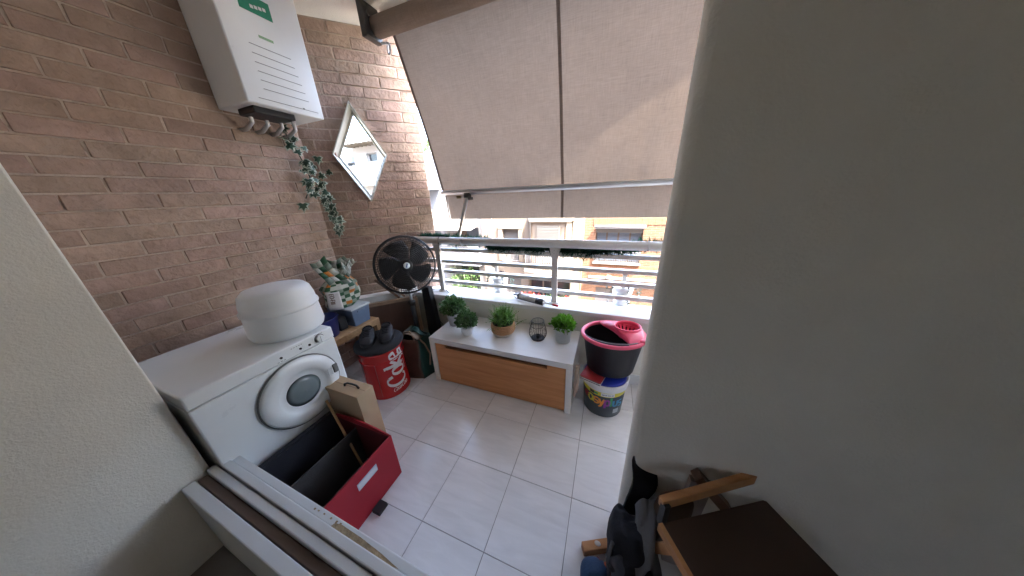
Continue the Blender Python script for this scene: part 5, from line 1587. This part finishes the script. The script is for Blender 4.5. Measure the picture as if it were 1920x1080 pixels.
b = MB(); b.ring((-6.58, 9.755, .07), (0, 1, 0), .06, .008, 20, 5); b.lathe([(.055, 0), (.055, .004)], 0, 0, 20, True, True, Matrix.Translation((-6.58, 9.757, .07)) @ Matrix.Rotation(R(90), 4, 'X')); b.build('fan_grille', M_iron, aco)
b = MB()
for k in range(5): b.box(-6.91, -6.72, 9.7575, 9.7595, .01 + .028 * k, .022 + .028 * k)
b.build('slot', M_grey, aco)
b = MB()
for k in range(9):
    x0 = -7.35 + .22 * k
    b.tube([(x0 + .11 + .09 * math.cos(a) , 9.58, -.70 + .10 * math.sin(a)) for a in [2 * PI * i / 14 for i in range(14)]], .012, 4, closed=True)
b.box(-7.42, -5.3, 9.56, 9.60, -.60, -.56); b.box(-7.42, -5.3, 9.56, 9.60, -.87, -.83); b.build('balcony_rail', M_fw, wh, off)
b = MB(); b.box(-7.44, -5.24, 9.45, 9.975, -1.42, -.9); b.build('balcony_front', M_fw2, wh, off)
pt = thing('terrace_plants', (-6.2, 9.6, -3.3), 'leafy climbing plants on the lower terrace of the white house', 'plants')
b = MB(); rr = random.Random(2)
for i in range(1100):
    u = rr.choice((-.45, .05, .40)); p = Vector((u + rr.gauss(0, .14), rr.gauss(0, .12), 1.0 + rr.gauss(0, .42)))
    d = Vector((rr.gauss(0, 1), rr.gauss(0, 1), rr.gauss(0, 1))).normalized(); s = d.cross(Vector((rr.gauss(0, 1), 1, .3))).normalized(); l = rr.uniform(.05, .10)
    b.poly([p, p + d * l * .5 + s * l * .4, p + d * l, p + d * l * .5 - s * l * .4])
b.build('leaves', M_plantout, pt, nrm=False, kind='stuff')
b = MB()
for u in (-.45, .05, .40): b.tube([(u, 0, .06), (u + .03, .02, .7), (u - .02, 0, 1.4)], .015, 6)
b.build('stem', M_dkwood, pt)
b = MB(); b.box(-.95, .95, -.18, .35, -.1, .06); b.build('planter_trough', M_fw, pt)

# --- white apartment block further left, seen through the diamond window
M_fx = mat('facade_bright_white', (0.42, 0.42, 0.41), 0.85, var=0.04, scale=1.0)
wb = thing('white_apartment_block', (-12, 12, -8.1), 'white apartment block with overhanging roof seen through the diamond window', 'building')
off = Vector(wb.location)
holes = [(-13.35, -12.55, 3.62, 4.06), (-15.5, -14.5, 3.50, 3.76), (-10.4, -9.7, 3.0, 3.8), (-10.4, -9.7, .4, 1.4), (-13.0, -12.4, .8, 1.9), (-15.3, -14.5, .8, 1.9)]
b = MB(); facade(b, -14.35, -11.2, -8.1, 4.45, 12.0, [holes[0], holes[4]], .3); b.build('wall', M_fx, wb, off)
b = MB(); facade(b, -18.0, -14.352, -8.1, 4.1, 12.4, [holes[1], holes[5]], .3); b.build('wall', M_fw2, wb, off)
b = MB(); facade(b, -11.198, -7.5, -8.1, 3.75, 12.3, [holes[2], holes[3]], .3); b.build('wall', M_fw2, wb, off)
for h in (holes[0], holes[4]): shutter_window(wb, off, h[0], h[1], h[2], h[3], 12.15, 0.0, 1, M_fx, M_dkglass)
for h in (holes[1], holes[5]): shutter_window(wb, off, h[0], h[1], h[2], h[3], 12.55, 0.0, 3, M_fw, M_dkglass)
for h in (holes[2], holes[3]): shutter_window(wb, off, h[0], h[1], h[2], h[3], 12.45, 0.5, 1, M_fw, M_dkglass)
b = MB(); b.box(-14.75, -11.0, 11.2, 17.9, 4.453, 4.62); b.build('roof', M_fx, wb, off)
b = MB()
for k in range(12): b.box(-14.4 + .3 * k, -14.32 + .3 * k, 11.25, 11.99, 4.40, 4.452)
b.build('rafter', M_fcream, wb, off)
b = MB(); b.box(-14.34, -11.21, 11.55, 11.998, 2.35, 3.45); b.build('balcony', M_fw, wb, off)
b = MB(); b.box(-17.9, -14.36, 12.0, 12.398, 2.5, 3.40); b.build('balcony', M_fw2, wb, off)
b = MB(); b.box(-11.0, -8.9, 11.4, 12.298, 1.95, 2.75); b.build('balcony', M_fw2, wb, off)
b = MB(); b.box(-11.0, -8.8, 11.3, 12.298, -.1, .9); b.build('balcony', M_fw, wb, off)
tr = thing('roof_plants', (-9.4, 12.9, 3.77), 'small green shrub on the roof terrace beside the brick wall end', 'shrub')
b = MB(); leafball(b, (0, 0, .35), .42, 500, .12, .9, seed=8); b.build('foliage', M_plantout, tr, nrm=False, kind='stuff')
b = MB(); b.tube([(0, 0, 0), (0.02, 0, .35)], .03, 6); b.build('trunk', M_dkwood, tr)
